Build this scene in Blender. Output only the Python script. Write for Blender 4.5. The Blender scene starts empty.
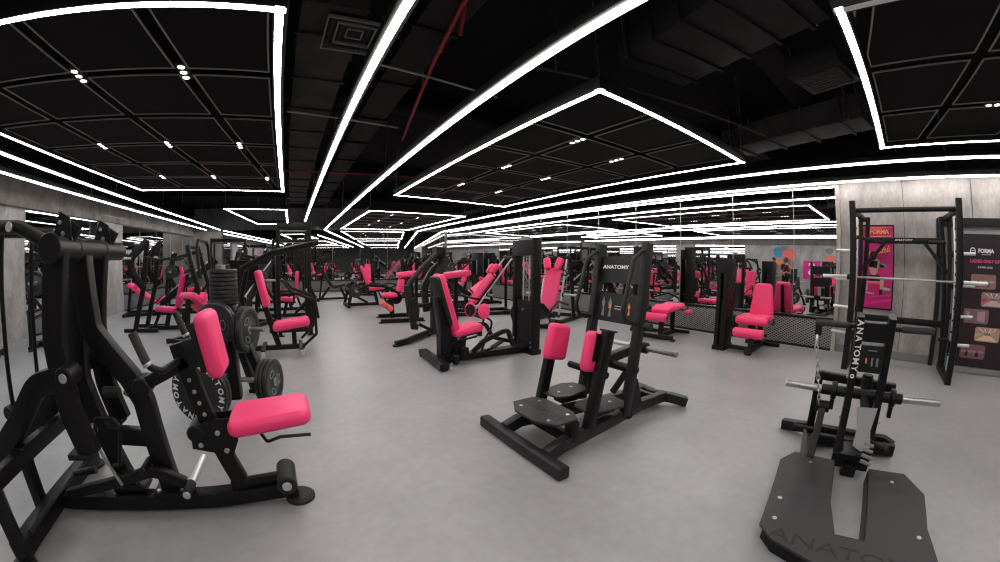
import bpy, bmesh, math, random
from math import pi, sin, cos, radians
from mathutils import Matrix, Vector
random.seed(4)
SC = bpy.context.scene
COL = SC.collection
V = Vector
# ------------------------------------------------------------------ materials
MATS = {}
def mat(name, color=(0.5, 0.5, 0.5), rough=0.5, metal=0.0, spec=0.5, bump=None, vary=None, coat=0.0):
    m = bpy.data.materials.new(name); m.use_nodes = True
    nt = m.node_tree; b = nt.nodes['Principled BSDF']
    b.inputs['Base Color'].default_value = (*color, 1)
    b.inputs['Roughness'].default_value = rough
    b.inputs['Metallic'].default_value = metal
    b.inputs['Specular IOR Level'].default_value = spec
    b.inputs['Coat Weight'].default_value = coat
    if bump or vary:
        tc = nt.nodes.new('ShaderNodeTexCoord')
        if vary:
            n = nt.nodes.new('ShaderNodeTexNoise'); n.inputs['Scale'].default_value = vary[0]; n.inputs['Detail'].default_value = 5
            nt.links.new(tc.outputs['Object'], n.inputs['Vector'])
            r = nt.nodes.new('ShaderNodeValToRGB')
            r.color_ramp.elements[0].position = .3; r.color_ramp.elements[1].position = .7
            r.color_ramp.elements[0].color = (*[c * (1 - vary[1]) for c in color], 1)
            r.color_ramp.elements[1].color = (*[min(1, c * (1 + vary[1])) for c in color], 1)
            nt.links.new(n.outputs['Fac'], r.inputs['Fac']); nt.links.new(r.outputs['Color'], b.inputs['Base Color'])
        if bump:
            n = nt.nodes.new('ShaderNodeTexNoise'); n.inputs['Scale'].default_value = bump[0]
            nt.links.new(tc.outputs['Object'], n.inputs['Vector'])
            bp = nt.nodes.new('ShaderNodeBump'); bp.inputs['Strength'].default_value = bump[1]; bp.inputs['Distance'].default_value = .002
            nt.links.new(n.outputs['Fac'], bp.inputs['Height']); nt.links.new(bp.outputs['Normal'], b.inputs['Normal'])
    MATS[name] = m
    return m
def emis(name, color, s):
    m = bpy.data.materials.new(name); m.use_nodes = True
    nt = m.node_tree; nt.nodes.clear()
    e = nt.nodes.new('ShaderNodeEmission'); o = nt.nodes.new('ShaderNodeOutputMaterial')
    e.inputs[0].default_value = (*color, 1); e.inputs[1].default_value = s
    nt.links.new(e.outputs[0], o.inputs[0]); return m
BLACK = mat('black_powder_coat', (.006, .0055, .0055), .42, 0, .26, bump=(420, .12))
CHARC = mat('charcoal_powder_coat', (.014, .014, .0142), .45, 0, .35, bump=(420, .12))
SATIN = mat('satin_black_plastic', (.008, .008, .008), .5, 0, .35)
RUBBER = mat('black_rubber', (.012, .012, .012), .62)
PLATEM = mat('black_rubber_plate', (.018, .018, .018), .42, bump=(90, .2))
GRIP = mat('ribbed_grip', (.03, .03, .03), .75, bump=(60, .6))
STEP = mat('grey_step_plate', (.034, .034, .035), .5, 0, .35, bump=(300, .2))
PINK = mat('pink_vinyl', (1.0, .05, .20), .42, 0, .45, bump=(160, .25))
PINKD = mat('magenta_vinyl', (.72, .02, .17), .45, 0, .4, bump=(160, .25))
CORAL = mat('coral_vinyl', (.92, .17, .14), .45)
CHROME = mat('chrome', (.72, .72, .72), .34, 1.0)
STEEL = mat('brushed_steel', (.5, .5, .5), .32, 1.0, vary=(60, .15))
ALU = mat('grey_aluminium', (.34, .34, .34), .4, .6)
WHITE = mat('white_print', (.85, .85, .85), .6)
GREYP = mat('grey_paint', (.22, .22, .22), .5)
ORANGE = mat('orange_print', (.9, .26, .07), .5)
MIRROR = mat('mirror_glass', (.80, .80, .80), .0, 1.0)
CEILM = mat('ceiling_black_paint', (.006, .0055, .0055), .9, 0, .15, vary=(1.5, .3))
DUCT = mat('dark_duct_metal', (.009, .0085, .0085), .7, 0, .25, vary=(2.5, .3))
DUCTL = mat('duct_insulation_grey', (.042, .039, .038), .75, 0, .25, vary=(3, .35))
TILE = mat('black_perforated_tile', (.006, .0055, .0055), .8, 0, .15, bump=(70, .7))
EDGE = mat('tile_edge_metal', (.30, .28, .26), .5, .3)
REDP = mat('red_pipe_paint', (.34, .012, .02), .5)
LED = emis('led_diffuser', (1.0, .955, .93), 26.0)
LEDC = emis('cool_led_diffuser', (.90, .97, 1.0), 26.0)
SPOT = emis('spot_lamp_glow', (1.0, .95, .9), 11.0)
SKIN = mat('skin', (.45, .25, .17), .55)
MAROON = mat('maroon_cloth', (.16, .012, .022), .85)
CLOTHK = mat('black_cloth', (.014, .014, .016), .9)
CLOTHG = mat('grey_cloth', (.16, .17, .19), .9)
HAIR = mat('black_hair', (.008, .007, .007), .6)
MAGENTA = mat('magenta_print', (.55, .008, .17), .45, vary=(2.2, .25))
BANNERM = mat('dark_plum_banner', (.018, .004, .010), .5)
YELLOW = mat('orange_yellow_print', (1.0, .36, .04), .5)
PINKP = mat('pink_print', (.85, .06, .30), .5)
SKINP = mat('printed_skin', (.62, .33, .22), .55)
GOLD = mat('print_grey', (.45, .42, .42), .6)
NEONP = mat('pink_sign_paint', (.75, .01, .25), .5)
TEAL = mat('blue_paint', (.06, .26, .42), .6)

def floor_mat():
    m = bpy.data.materials.new('grey_poured_floor'); m.use_nodes = True
    nt = m.node_tree; b = nt.nodes['Principled BSDF']; L = nt.links
    tc = nt.nodes.new('ShaderNodeTexCoord')
    n1 = nt.nodes.new('ShaderNodeTexNoise'); n1.inputs['Scale'].default_value = 1.1; n1.inputs['Detail'].default_value = 8; n1.inputs['Roughness'].default_value = .62
    n2 = nt.nodes.new('ShaderNodeTexNoise'); n2.inputs['Scale'].default_value = 14; n2.inputs['Detail'].default_value = 6
    for n in (n1, n2): L.new(tc.outputs['Object'], n.inputs['Vector'])
    r1 = nt.nodes.new('ShaderNodeValToRGB')
    r1.color_ramp.elements[0].position = .3; r1.color_ramp.elements[0].color = (.285, .282, .282, 1)
    r1.color_ramp.elements[1].position = .72; r1.color_ramp.elements[1].color = (.375, .37, .37, 1)
    mx = nt.nodes.new('ShaderNodeMixRGB'); mx.blend_type = 'OVERLAY'; mx.inputs[0].default_value = .12
    L.new(n1.outputs['Fac'], r1.inputs['Fac']); L.new(r1.outputs['Color'], mx.inputs[1]); L.new(n2.outputs['Fac'], mx.inputs[2])
    L.new(mx.outputs[0], b.inputs['Base Color'])
    r2 = nt.nodes.new('ShaderNodeMapRange'); r2.inputs['To Min'].default_value = .30; r2.inputs['To Max'].default_value = .42
    L.new(n1.outputs['Fac'], r2.inputs['Value']); L.new(r2.outputs[0], b.inputs['Roughness'])
    b.inputs['Specular IOR Level'].default_value = .5
    bp = nt.nodes.new('ShaderNodeBump'); bp.inputs['Strength'].default_value = .06; bp.inputs['Distance'].default_value = .003
    L.new(n2.outputs['Fac'], bp.inputs['Height']); L.new(bp.outputs['Normal'], b.inputs['Normal'])
    return m
FLOORM = floor_mat()
def concrete_mat(name, c0, c1, c2):
    m = bpy.data.materials.new(name); m.use_nodes = True
    nt = m.node_tree; b = nt.nodes['Principled BSDF']; L = nt.links
    tc = nt.nodes.new('ShaderNodeTexCoord'); mp = nt.nodes.new('ShaderNodeMapping'); mp.inputs['Scale'].default_value = (1, 1, .45)
    L.new(tc.outputs['Object'], mp.inputs['Vector'])
    n1 = nt.nodes.new('ShaderNodeTexNoise'); n1.inputs['Scale'].default_value = 2.6; n1.inputs['Detail'].default_value = 9; n1.inputs['Roughness'].default_value = .68
    n2 = nt.nodes.new('ShaderNodeTexNoise'); n2.inputs['Scale'].default_value = 26; n2.inputs['Detail'].default_value = 6
    for n in (n1, n2): L.new(mp.outputs[0], n.inputs['Vector'])
    r = nt.nodes.new('ShaderNodeValToRGB'); e = r.color_ramp.elements
    e[0].position = .32; e[0].color = (*c0, 1); e[1].position = .7; e[1].color = (*c2, 1)
    x = e.new(.5); x.color = (*c1, 1)
    mx = nt.nodes.new('ShaderNodeMixRGB'); mx.blend_type = 'OVERLAY'; mx.inputs[0].default_value = .25
    L.new(n1.outputs['Fac'], r.inputs['Fac']); L.new(r.outputs['Color'], mx.inputs[1]); L.new(n2.outputs['Fac'], mx.inputs[2])
    L.new(mx.outputs[0], b.inputs['Base Color']); b.inputs['Roughness'].default_value = .75
    bp = nt.nodes.new('ShaderNodeBump'); bp.inputs['Strength'].default_value = .2; bp.inputs['Distance'].default_value = .004
    L.new(n2.outputs['Fac'], bp.inputs['Height']); L.new(bp.outputs['Normal'], b.inputs['Normal'])
    return m
CONC = concrete_mat('cement_board', (.27, .245, .23), (.39, .36, .34), (.54, .50, .47))
CONCB = concrete_mat('brown_cement_board', (.13, .10, .088), (.20, .165, .145), (.28, .24, .215))
DARKW = mat('dark_grey_wall', (.13, .13, .13), .8, vary=(3, .2))
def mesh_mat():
    m = bpy.data.materials.new('expanded_metal_lit_edges'); m.use_nodes = True
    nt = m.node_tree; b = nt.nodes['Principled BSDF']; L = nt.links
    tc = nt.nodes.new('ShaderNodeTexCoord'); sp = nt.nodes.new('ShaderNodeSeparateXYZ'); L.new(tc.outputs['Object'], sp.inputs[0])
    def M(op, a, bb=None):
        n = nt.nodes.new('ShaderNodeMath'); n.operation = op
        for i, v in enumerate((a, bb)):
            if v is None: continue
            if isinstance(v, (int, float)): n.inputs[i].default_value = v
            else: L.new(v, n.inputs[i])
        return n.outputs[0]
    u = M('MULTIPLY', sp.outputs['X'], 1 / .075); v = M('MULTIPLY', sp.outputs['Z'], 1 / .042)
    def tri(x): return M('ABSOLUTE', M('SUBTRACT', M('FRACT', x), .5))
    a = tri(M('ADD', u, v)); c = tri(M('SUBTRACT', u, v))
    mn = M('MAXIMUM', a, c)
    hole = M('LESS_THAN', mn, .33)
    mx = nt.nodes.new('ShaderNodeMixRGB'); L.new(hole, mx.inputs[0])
    mx.inputs[1].default_value = (.30, .30, .30, 1); mx.inputs[2].default_value = (.008, .008, .008, 1)  # black metal; light catching the strand edges is painted in as pale grey
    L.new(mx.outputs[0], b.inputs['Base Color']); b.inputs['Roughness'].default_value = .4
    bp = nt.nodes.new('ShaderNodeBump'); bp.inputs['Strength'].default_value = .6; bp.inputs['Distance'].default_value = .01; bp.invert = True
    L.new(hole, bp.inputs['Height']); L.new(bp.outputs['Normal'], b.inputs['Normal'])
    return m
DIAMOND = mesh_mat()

# ------------------------------------------------------------------ geometry
def fillet(pts, r, n=5):
    pts = [V(p) for p in pts]
    if r <= 0 or len(pts) < 3: return pts
    out = [pts[0]]
    for i in range(1, len(pts) - 1):
        a, b, c = pts[i - 1], pts[i], pts[i + 1]
        u, w = (a - b), (c - b); lu, lw = u.length, w.length
        if lu < 1e-6 or lw < 1e-6: continue
        u.normalize(); w.normalize()
        ang = u.angle(w)
        if ang > pi - .03: out.append(b); continue
        d = min(r / math.tan(ang / 2), lu * .48, lw * .48)
        rr = d * math.tan(ang / 2)
        p0, p1 = b + u * d, b + w * d
        bis = (u + w).normalized(); cen = b + bis * (rr / sin(ang / 2))
        v0, v1 = p0 - cen, p1 - cen
        tot = v0.angle(v1); ax = v0.cross(v1).normalized()
        for k in range(n + 1): out.append(cen + Matrix.Rotation(tot * k / n, 3, ax) @ v0)
    out.append(pts[-1]); return out
def rrect(w, h, r, n=2):
    r = min(r, w * .49, h * .49); o = []
    for cx, cy, a0 in ((w / 2 - r, h / 2 - r, 0), (-w / 2 + r, h / 2 - r, 90), (-w / 2 + r, -h / 2 + r, 180), (w / 2 - r, -h / 2 + r, 270)):
        for k in range(n + 1):
            a = radians(a0 + 90 * k / n); o.append((cx + r * cos(a), cy + r * sin(a)))
    return o
def circ(r, n=12): return [(r * cos(2 * pi * k / n), r * sin(2 * pi * k / n)) for k in range(n)]
class MB:
    def __init__(s): s.bm = bmesh.new()
    def sweep(s, pts, sec, side=None, closed=False):
        pts = [V(p) for p in pts]; n = len(pts); bm = s.bm
        tans = []
        for i in range(n):
            if closed: a, c = pts[(i - 1) % n], pts[(i + 1) % n]; t = (pts[i] - a).normalized() + (c - pts[i]).normalized()
            elif i == 0: t = pts[1] - pts[0]
            elif i == n - 1: t = pts[-1] - pts[-2]
            else: t = (pts[i] - pts[i - 1]).normalized() + (pts[i + 1] - pts[i]).normalized()
            tans.append(t.normalized())
        if side is None:
            for i in range(1, n - 1):
                x = (pts[i] - pts[i - 1]).cross(pts[i + 1] - pts[i])
                if x.length > 1e-5: side = x.normalized(); break
            if side is None:
                t = tans[0]; side = t.cross(V((0, 0, 1)))
                if side.length < .05: side = V((0, 1, 0))
        side = V(side).normalized(); rings = []; sd = side
        for i in range(n):
            t = tans[i]; sd2 = sd - t * sd.dot(t)
            if sd2.length < 1e-4: sd2 = side - t * side.dot(t)
            sd = sd2.normalized(); nn = sd.cross(t).normalized()
            k = 1.0; bend = None
            if 0 < i < n - 1 or closed:
                a = (pts[i] - pts[i - 1]).normalized(); c = (pts[(i + 1) % n] - pts[i]).normalized()
                h = a.angle(c) / 2; k = 1 / max(.35, cos(h)); bend = (c - a)
                if bend.length > 1e-4: bend.normalize()
                else: bend = None
            ring = []
            for (x, y) in sec:
                o = sd * x + nn * y
                if bend is not None: o = o + bend * (o.dot(bend) * (k - 1))
                ring.append(bm.verts.new(pts[i] + o))
            rings.append(ring)
        m = len(sec)
        for i in range(n if closed else n - 1):
            A, B = rings[i], rings[(i + 1) % n]
            for j in range(m): bm.faces.new((A[j], A[(j + 1) % m], B[(j + 1) % m], B[j]))
        if not closed: bm.faces.new(rings[0][::-1]); bm.faces.new(rings[-1])
        return s
    def lathe(s, prof, M=Matrix(), n=28):
        bm = s.bm; rings = []
        for (r, z) in prof:
            if r < 1e-6: rings.append([bm.verts.new(M @ V((0, 0, z)))])
            else: rings.append([bm.verts.new(M @ V((r * cos(2 * pi * k / n), r * sin(2 * pi * k / n), z))) for k in range(n)])
        for A, B in zip(rings, rings[1:]):
            if len(A) == 1 and len(B) == 1: continue
            for k in range(n):
                if len(A) == 1: bm.faces.new((A[0], B[k], B[(k + 1) % n]))
                elif len(B) == 1: bm.faces.new((A[k], A[(k + 1) % n], B[0]))
                else: bm.faces.new((A[k], A[(k + 1) % n], B[(k + 1) % n], B[k]))
        return s
    def prism(s, poly, t, M=Matrix()):
        bm = s.bm
        a = [bm.verts.new(M @ V((x, y, -t / 2))) for x, y in poly]; b = [bm.verts.new(M @ V((x, y, t / 2))) for x, y in poly]
        n = len(poly)
        bm.faces.new(a[::-1]); bm.faces.new(b)
        for k in range(n): bm.faces.new((a[k], a[(k + 1) % n], b[(k + 1) % n], b[k]))
        return s
    def pad(s, size, M=Matrix(), r=.025, taper=1.0, crown=.012, seg=4):
        """upholstered block: size x,y,z; taper narrows y towards +x; crown domes +z"""
        b2 = bmesh.new(); bmesh.ops.create_cube(b2, size=1)
        for v in b2.verts: v.co = V((v.co.x * size[0], v.co.y * size[1], v.co.z * size[2]))
        vert = [e for e in b2.edges if abs(e.verts[0].co.z - e.verts[1].co.z) > 1e-6]
        bmesh.ops.bevel(b2, geom=vert, offset=min(size[0], size[1]) * .18, segments=4, affect='EDGES', profile=.5)
        top = [e for e in b2.edges if (abs(e.verts[0].co.z - e.verts[1].co.z) < 1e-6 and len(e.link_faces) == 2 and any(abs(f.normal.z) > .9 for f in e.link_faces) and any(abs(f.normal.z) < .1 for f in e.link_faces))]
        bmesh.ops.bevel(b2, geom=top, offset=min(r, size[2] * .42), segments=seg, affect='EDGES', profile=.5)
        for v in b2.verts:
            u = v.co.x / size[0] + .5
            v.co.y *= 1 + (taper - 1) * u
            if v.co.z > size[2] * .4: v.co.z += crown * (1 - (2 * u - 1) ** 2)
        vm = {v: s.bm.verts.new(M @ v.co) for v in b2.verts}
        for f in b2.faces:
            try: s.bm.faces.new([vm[v] for v in f.verts])
            except ValueError: pass
        b2.free(); return s
    def mesh(s, me, M=Matrix()):
        vs = [s.bm.verts.new(M @ v.co) for v in me.vertices]
        for p in me.polygons:
            try: s.bm.faces.new([vs[i] for i in p.vertices])
            except ValueError: pass
        return s
def frame_z(p0, p1):
    """matrix that maps +Z from p0 toward p1"""
    p0, p1 = V(p0), V(p1); q = (p1 - p0).to_track_quat('Z', 'Y')
    return Matrix.Translation(p0) @ q.to_matrix().to_4x4()
# operations: each returns f(mb)
def bar(p0, p1, w=.06, h=.06, side=None, r=.008): return lambda m: m.sweep([p0, p1], rrect(w, h, r), side)
def path(pts, w=.06, h=.06, fr=0, side=None, r=.008): return lambda m: m.sweep(fillet(pts, fr), rrect(w, h, r), side)
def tube(pts, r=.02, fr=.06, n=12): return lambda m: m.sweep(fillet(pts, fr), circ(r, n))
def loop(pts, r=.02, n=10): return lambda m: m.sweep(pts, circ(r, n), closed=True)
def cyl(p0, p1, r, n=20, ch=.15):
    L = (V(p1) - V(p0)).length; c = min(r * ch, L * .3)
    return lambda m: m.lathe([(0, 0), (r - c, 0), (r, c), (r, L - c), (r - c, L), (0, L)], frame_z(p0, p1), n)
def rot(rx=0, ry=0, rz=0): return (Matrix.Rotation(radians(rz), 4, 'Z') @ Matrix.Rotation(radians(ry), 4, 'Y') @ Matrix.Rotation(radians(rx), 4, 'X'))
def BK(l): return rot(ry=l - 180) @ rot(rx=180)            # local x points up and back by l degrees from the horizontal, padded side forward
def at(p, R=Matrix()): return Matrix.Translation(V(p)) @ R
def pad(c, size, R=Matrix(), **k): return lambda m: m.pad(size, at(c, R), **k)
def prism(poly, t, M): return lambda m: m.prism(poly, t, M)
def lathe(prof, M, n=28): return lambda m: m.lathe(prof, M, n)
def box(c, size, R=Matrix(), r=.006):
    def f(m):
        M = at(c, R); a = M @ V((-size[0] / 2, 0, 0)); b = M @ V((size[0] / 2, 0, 0))
        m.sweep([a, b], rrect(size[1], size[2], r), side=M.to_3x3() @ V((0, 1, 0)))
    return f
def bolts(ps, n, r=.012, h=.01):
    n = V(n).normalized()
    f = lambda m: [cyl(V(p) - n * .004, V(p) + n * h, r, 10)(m) for p in ps]
    f.each = [cyl(V(p) - n * .004, V(p) + n * h, r, 10) for p in ps]
    return f
_tm = {}
def text_mesh(s, size, ext=.002, bold=0.0):
    k = (s, size, ext, bold)
    if k not in _tm:
        c = bpy.data.curves.new('lettering', 'FONT'); c.body = s; c.size = size; c.extrude = ext; c.align_x = 'CENTER'; c.align_y = 'CENTER'; c.resolution_u = 2; c.offset = bold
        o = bpy.data.objects.new('lettering', c); COL.objects.link(o)
        dg = bpy.context.evaluated_depsgraph_get(); dg.update()
        _tm[k] = bpy.data.meshes.new_from_object(o.evaluated_get(dg))
        bpy.data.objects.remove(o)
    return _tm[k]
def text(s, M, size, ext=.002, stretch=1.0, bold=0.0):
    return lambda m: m.mesh(text_mesh(s, size, ext, bold), M @ Matrix.Diagonal((stretch, 1, 1, 1)))
def arc_text(s, M, rad, size, mid, step, ext=.001, bold=.0):
    def f(m):
        n = len(s)
        for i, ch in enumerate(s):
            a = radians(mid - (i - (n - 1) / 2) * step)
            if ch == ' ': continue
            m.mesh(text_mesh(ch, size, ext, bold), M @ Matrix.Translation((rad * cos(a), rad * sin(a), 0)) @ Matrix.Rotation(a - pi / 2, 4, 'Z'))
    return f
def make(name, material, ops, parent=None, label=None, kind=None, angle=38):
    mb = MB()
    for o in ops: o(mb)
    bmesh.ops.recalc_face_normals(mb.bm, faces=mb.bm.faces)
    me = bpy.data.meshes.new(name); mb.bm.to_mesh(me); mb.bm.free()
    me.materials.append(material)
    me.polygons.foreach_set('use_smooth', [True] * len(me.polygons)); me.set_sharp_from_angle(angle=radians(angle))
    o = bpy.data.objects.new(name, me); COL.objects.link(o)
    if parent is not None: o.parent = parent
    if label: o['label'] = label
    if kind: o['kind'] = kind
    return o
def tag(o, label, cat, group=None, kind=None):
    o['label'] = label; o['category'] = cat
    if group: o['group'] = group
    if kind: o['kind'] = kind
    return o
SPLIT = set('cross_tie lock_ring brace exercise_diagram caption_lines plunger pivot_axle pivot_housing guide_rod bench_post bench_pad seat_column base_beam lower_rod clamp_bracket'.split())
class Thing:
    def __init__(s, name, label, cat, loc=(0, 0, 0), rotz=0, group=None):
        s.o = bpy.data.objects.new(name, None); COL.objects.link(s.o); s.o.empty_display_size = .1
        s.o.location = loc; s.o.rotation_euler = (0, 0, radians(rotz)); tag(s.o, label, cat, group)
    def part(s, name, material, *ops, parent=None, label=None, angle=38, kind=None, split=False):
        each = []
        for o in ops: each += getattr(o, 'each', [o])
        if split or any(hasattr(o, 'each') for o in ops) or name in SPLIT:
            plain = [o for o in ops if not hasattr(o, 'each')]
            if plain and not (split or name in SPLIT):
                r = make(name, material, plain, parent or s.o, label, angle=angle)
                for o in ops:
                    for e in getattr(o, 'each', []): make('bolt', STEEL, [e], parent or s.o)
                return r
            for e in each: r = make(name, material, [e], parent or s.o, label, angle=angle)
            return r
        return make(name, material, ops, parent or s.o, label, angle=angle, kind=kind)
def dup(root, loc=None, rotz=None, label=None, group=None):
    r = root.copy(); COL.objects.link(r)
    if loc is not None: r.location = loc
    if rotz is not None: r.rotation_euler = (0, 0, radians(rotz))
    if label: r['label'] = label
    if group: r['group'] = group
    for ch in list(root.children):
        c = ch.copy(); COL.objects.link(c); c.parent = r
        for g in list(ch.children):
            d = g.copy(); COL.objects.link(d); d.parent = c
    return r
def struct(name, material, *ops, angle=30):
    return make(name, material, ops, None, kind='structure', angle=angle)
def quad_wall(A, B, z0, z1, t=.1):
    """slab whose front face runs from A to B (plan), thickness to the outer side (left of A->B)"""
    A, B = V((*A, 0)), V((*B, 0)); d = (B - A).normalized(); n = V((-d.y, d.x, 0))
    a, b = A + n * t / 2, B + n * t / 2
    return lambda m: m.sweep([a + V((0, 0, (z0 + z1) / 2)), b + V((0, 0, (z0 + z1) / 2))], [(-t / 2, -(z1 - z0) / 2), (t / 2, -(z1 - z0) / 2), (t / 2, (z1 - z0) / 2), (-t / 2, (z1 - z0) / 2)], side=n)

# ------------------------------------------------------------------ camera: level ultra-wide (fisheye) lens at standing height
H = 1.3
cd = bpy.data.cameras.new('camera'); cam = bpy.data.objects.new('camera', cd); COL.objects.link(cam)
cd.type = 'PANO'; cd.panorama_type = 'FISHEYE_LENS_POLYNOMIAL'
cd.sensor_fit = 'HORIZONTAL'; cd.sensor_width = 36; cd.sensor_height = 36 * 562 / 1000
cd.fisheye_fov = radians(220); cd.clip_start = .01; cd.clip_end = 200
def lens():
    # theta(r) = r - .0462 r^3 + .0065 r^5, r in units of 370 px; least squares to a quartic in sensor mm
    S = 370 * 36 / 1000
    pts = [(i / 100) for i in range(1, 163)]
    A = [[0.0] * 5 for _ in range(4)]
    for r in pts:
        th = r - .0462 * r ** 3 + .0065 * r ** 5; x = r; b = [x, x * x, x ** 3, x ** 4]
        for i in range(4):
            for j in range(4): A[i][j] += b[i] * b[j]
            A[i][4] += b[i] * th
    for i in range(4):
        p = A[i][i]; A[i] = [a / p for a in A[i]]
        for k in range(4):
            if k != i: f = A[k][i]; A[k] = [a - f * c for a, c in zip(A[k], A[i])]
    return [A[i][4] / S ** (i + 1) for i in range(4)]
k1, k2, k3, k4 = lens()
cd.fisheye_polynomial_k0 = 0; cd.fisheye_polynomial_k1 = -k1; cd.fisheye_polynomial_k2 = -k2; cd.fisheye_polynomial_k3 = -k3; cd.fisheye_polynomial_k4 = -k4
R3 = Matrix.Rotation(radians(-31.84), 3, 'Z') @ Matrix.Rotation(radians(-3.07), 3, 'X') @ Matrix.Rotation(radians(-.46), 3, 'Y')
cam.matrix_world = Matrix.Translation((0, 0, H)) @ Matrix([[R3[i][0], R3[i][2], -R3[i][1]] for i in range(3)]).to_4x4()
SC.camera = cam
SC.view_settings.view_transform = 'Standard'; SC.view_settings.look = 'None'; SC.view_settings.gamma = 1; SC.view_settings.use_curve_mapping = False
SC.view_settings.exposure = 0.0
SC.cycles.filter_width = 1.25; SC.cycles.max_bounces = 8; SC.cycles.glossy_bounces = 5; SC.cycles.diffuse_bounces = 4; SC.cycles.sample_clamp_indirect = 6
w = bpy.data.worlds.new('world'); SC.world = w; w.use_nodes = True; w.node_tree.nodes['Background'].inputs[0].default_value = (.02, .02, .022, 1)

# ------------------------------------------------------------------ the room shell
def lw(y): return -5.35 + .13 * (y - 10)          # plan line of the slightly splayed side wall
def fw(x): return 16.4 - .135 * (x - 1.4)          # plan line of the far wall
struct('floor', FLOORM, lambda m: m.prism([(-8.2, -10.2), (7.1, -10.2), (7.1, 17.6), (-8.2, 17.6)], .1, Matrix.Translation((0, 0, -.05))))
struct('ceiling', CEILM, lambda m: m.prism([(-8.2, -10.2), (7.1, -10.2), (7.1, 17.6), (-8.2, 17.6)], .1, Matrix.Translation((0, 0, 3.6))))
ZC = 3.55
struct('wall_right', CONC, quad_wall((6.8, 15.8), (6.8, -10), 0, ZC))
struct('wall_far', DARKW, quad_wall((-4.5, fw(-4.5)), (6.9, fw(6.9)), 0, ZC))
struct('wall_left', CONC, quad_wall((lw(-10), -10), (lw(17.3), 17.3), 0, ZC))
struct('wall_back', DARKW, quad_wall((6.8, -10), (lw(-10), -10), 0, ZC))
# joints between the cement boards beside the mirror
for i, y in enumerate((-.18, -1.3, -2.5, -3.7)):
    struct('trim_%d' % (i + 1), SATIN, box((6.797, y, 1.35), (.008, .007, 2.7), r=.001))
struct('trim_8', CEILM, box((6.76, 2.8, 3.11), (.07, 25.4, .88), r=.002))
struct('baseboard_right', GREYP, box((6.79, -4.6, .06), (.02, 10.9, .12), r=.003))
struct('trim_5', CONC, box((6.77, .90, 1.31), (.07, .07, 2.62), r=.004))
# column and return pier of the splayed wall
struct('column_left', CONC, lambda m: m.prism([(lw(10.18), 10.18), (lw(10.18) + .10, 10.19), (lw(11.3) + .10, 11.3), (lw(11.3), 11.3)], 2.55, Matrix.Translation((0, 0, 1.275))))
struct('column_far', CONCB, lambda m: m.prism([(-4.5, fw(-4.5) + .02), (-4.5, fw(-4.5) - .12), (-3.02, fw(-3.02) - .12), (-3.02, fw(-3.02) + .02)], 2.55, Matrix.Translation((0, 0, 1.275))))
def slab(x0, x1, y0, y1, z0, z1):
    return lambda m: m.prism([(x0, y0), (x1, y0), (x1, y1), (x0, y1)], z1 - z0, Matrix.Translation((0, 0, (z0 + z1) / 2)))
def mirror(name, label, A, B, z0, z1, pitch, kname):
    """row of mirror panes from A to B (plan) and the mesh kick panel under it"""
    A, B = V((*A, 0)), V((*B, 0)); L = (B - A).length; d = (B - A) / L; n = V((d.y, -d.x, 0))     # n points into the room
    ang = math.degrees(math.atan2(d.y, d.x))
    t = Thing(name, label, 'mirror', (A.x, A.y, 0), ang, 'mirrors on the walls')
    k = 0; u = 0
    while u < L - .05:
        e = min(L, u + pitch)
        t.part('mirror_pane', MIRROR, slab(u + .001, e - .001, -.022, -.002, z0, z1))
        if u > 0: t.part('pane_seam', ALU, box((u, -.024, (z0 + z1) / 2), (.010, .006, z1 - z0), r=.001))
        u = e
    t.part('mirror_rail', BLACK, box((L / 2, -.04, z0 - .02), (L, .08, .045)))
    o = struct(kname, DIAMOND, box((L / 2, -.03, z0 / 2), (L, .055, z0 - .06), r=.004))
    o.location = (A.x, A.y, 0); o.rotation_euler = (0, 0, radians(ang))
    o2 = struct(kname, SATIN, box((L / 2, -.03, .02), (L, .07, .04), r=.004)); o2.location = o.location; o2.rotation_euler = o.rotation_euler
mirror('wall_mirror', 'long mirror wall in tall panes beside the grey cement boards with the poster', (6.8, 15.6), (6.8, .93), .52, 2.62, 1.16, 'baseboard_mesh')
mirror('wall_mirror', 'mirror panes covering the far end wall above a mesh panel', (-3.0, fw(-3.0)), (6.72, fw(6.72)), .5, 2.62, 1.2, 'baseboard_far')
struct('trim_6', CONCB, quad_wall((lw(-9.9) + .09, -9.9), (lw(17) + .09, 17), 2.52, 2.86, .08))
struct('trim_9', CEILM, quad_wall((lw(-9.9) + .12, -9.9), (lw(17) + .12, 17), 2.86, 3.55, .11))
struct('trim_7', CONCB, quad_wall((lw(-9.9) + .16, -9.9), (lw(17) + .16, 17), 2.38, 2.52, .15))
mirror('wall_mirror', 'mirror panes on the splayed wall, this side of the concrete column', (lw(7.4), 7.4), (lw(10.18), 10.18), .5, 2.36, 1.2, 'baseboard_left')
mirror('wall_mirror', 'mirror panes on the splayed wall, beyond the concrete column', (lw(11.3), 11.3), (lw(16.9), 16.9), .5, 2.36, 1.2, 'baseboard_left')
# black door frame behind the banner
def door():
    struct('door_1', SATIN, box((6.75, -1.35, 2.02), (.12, 1.3, .10)), box((6.75, -.73, 1.0), (.12, .07, 2.0)), box((6.75, -1.97, 1.0), (.12, .07, 2.0)))
    struct('door_1', GREYP, box((6.785, -1.35, .99), (.03, 1.2, 1.98)))
door()
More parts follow.
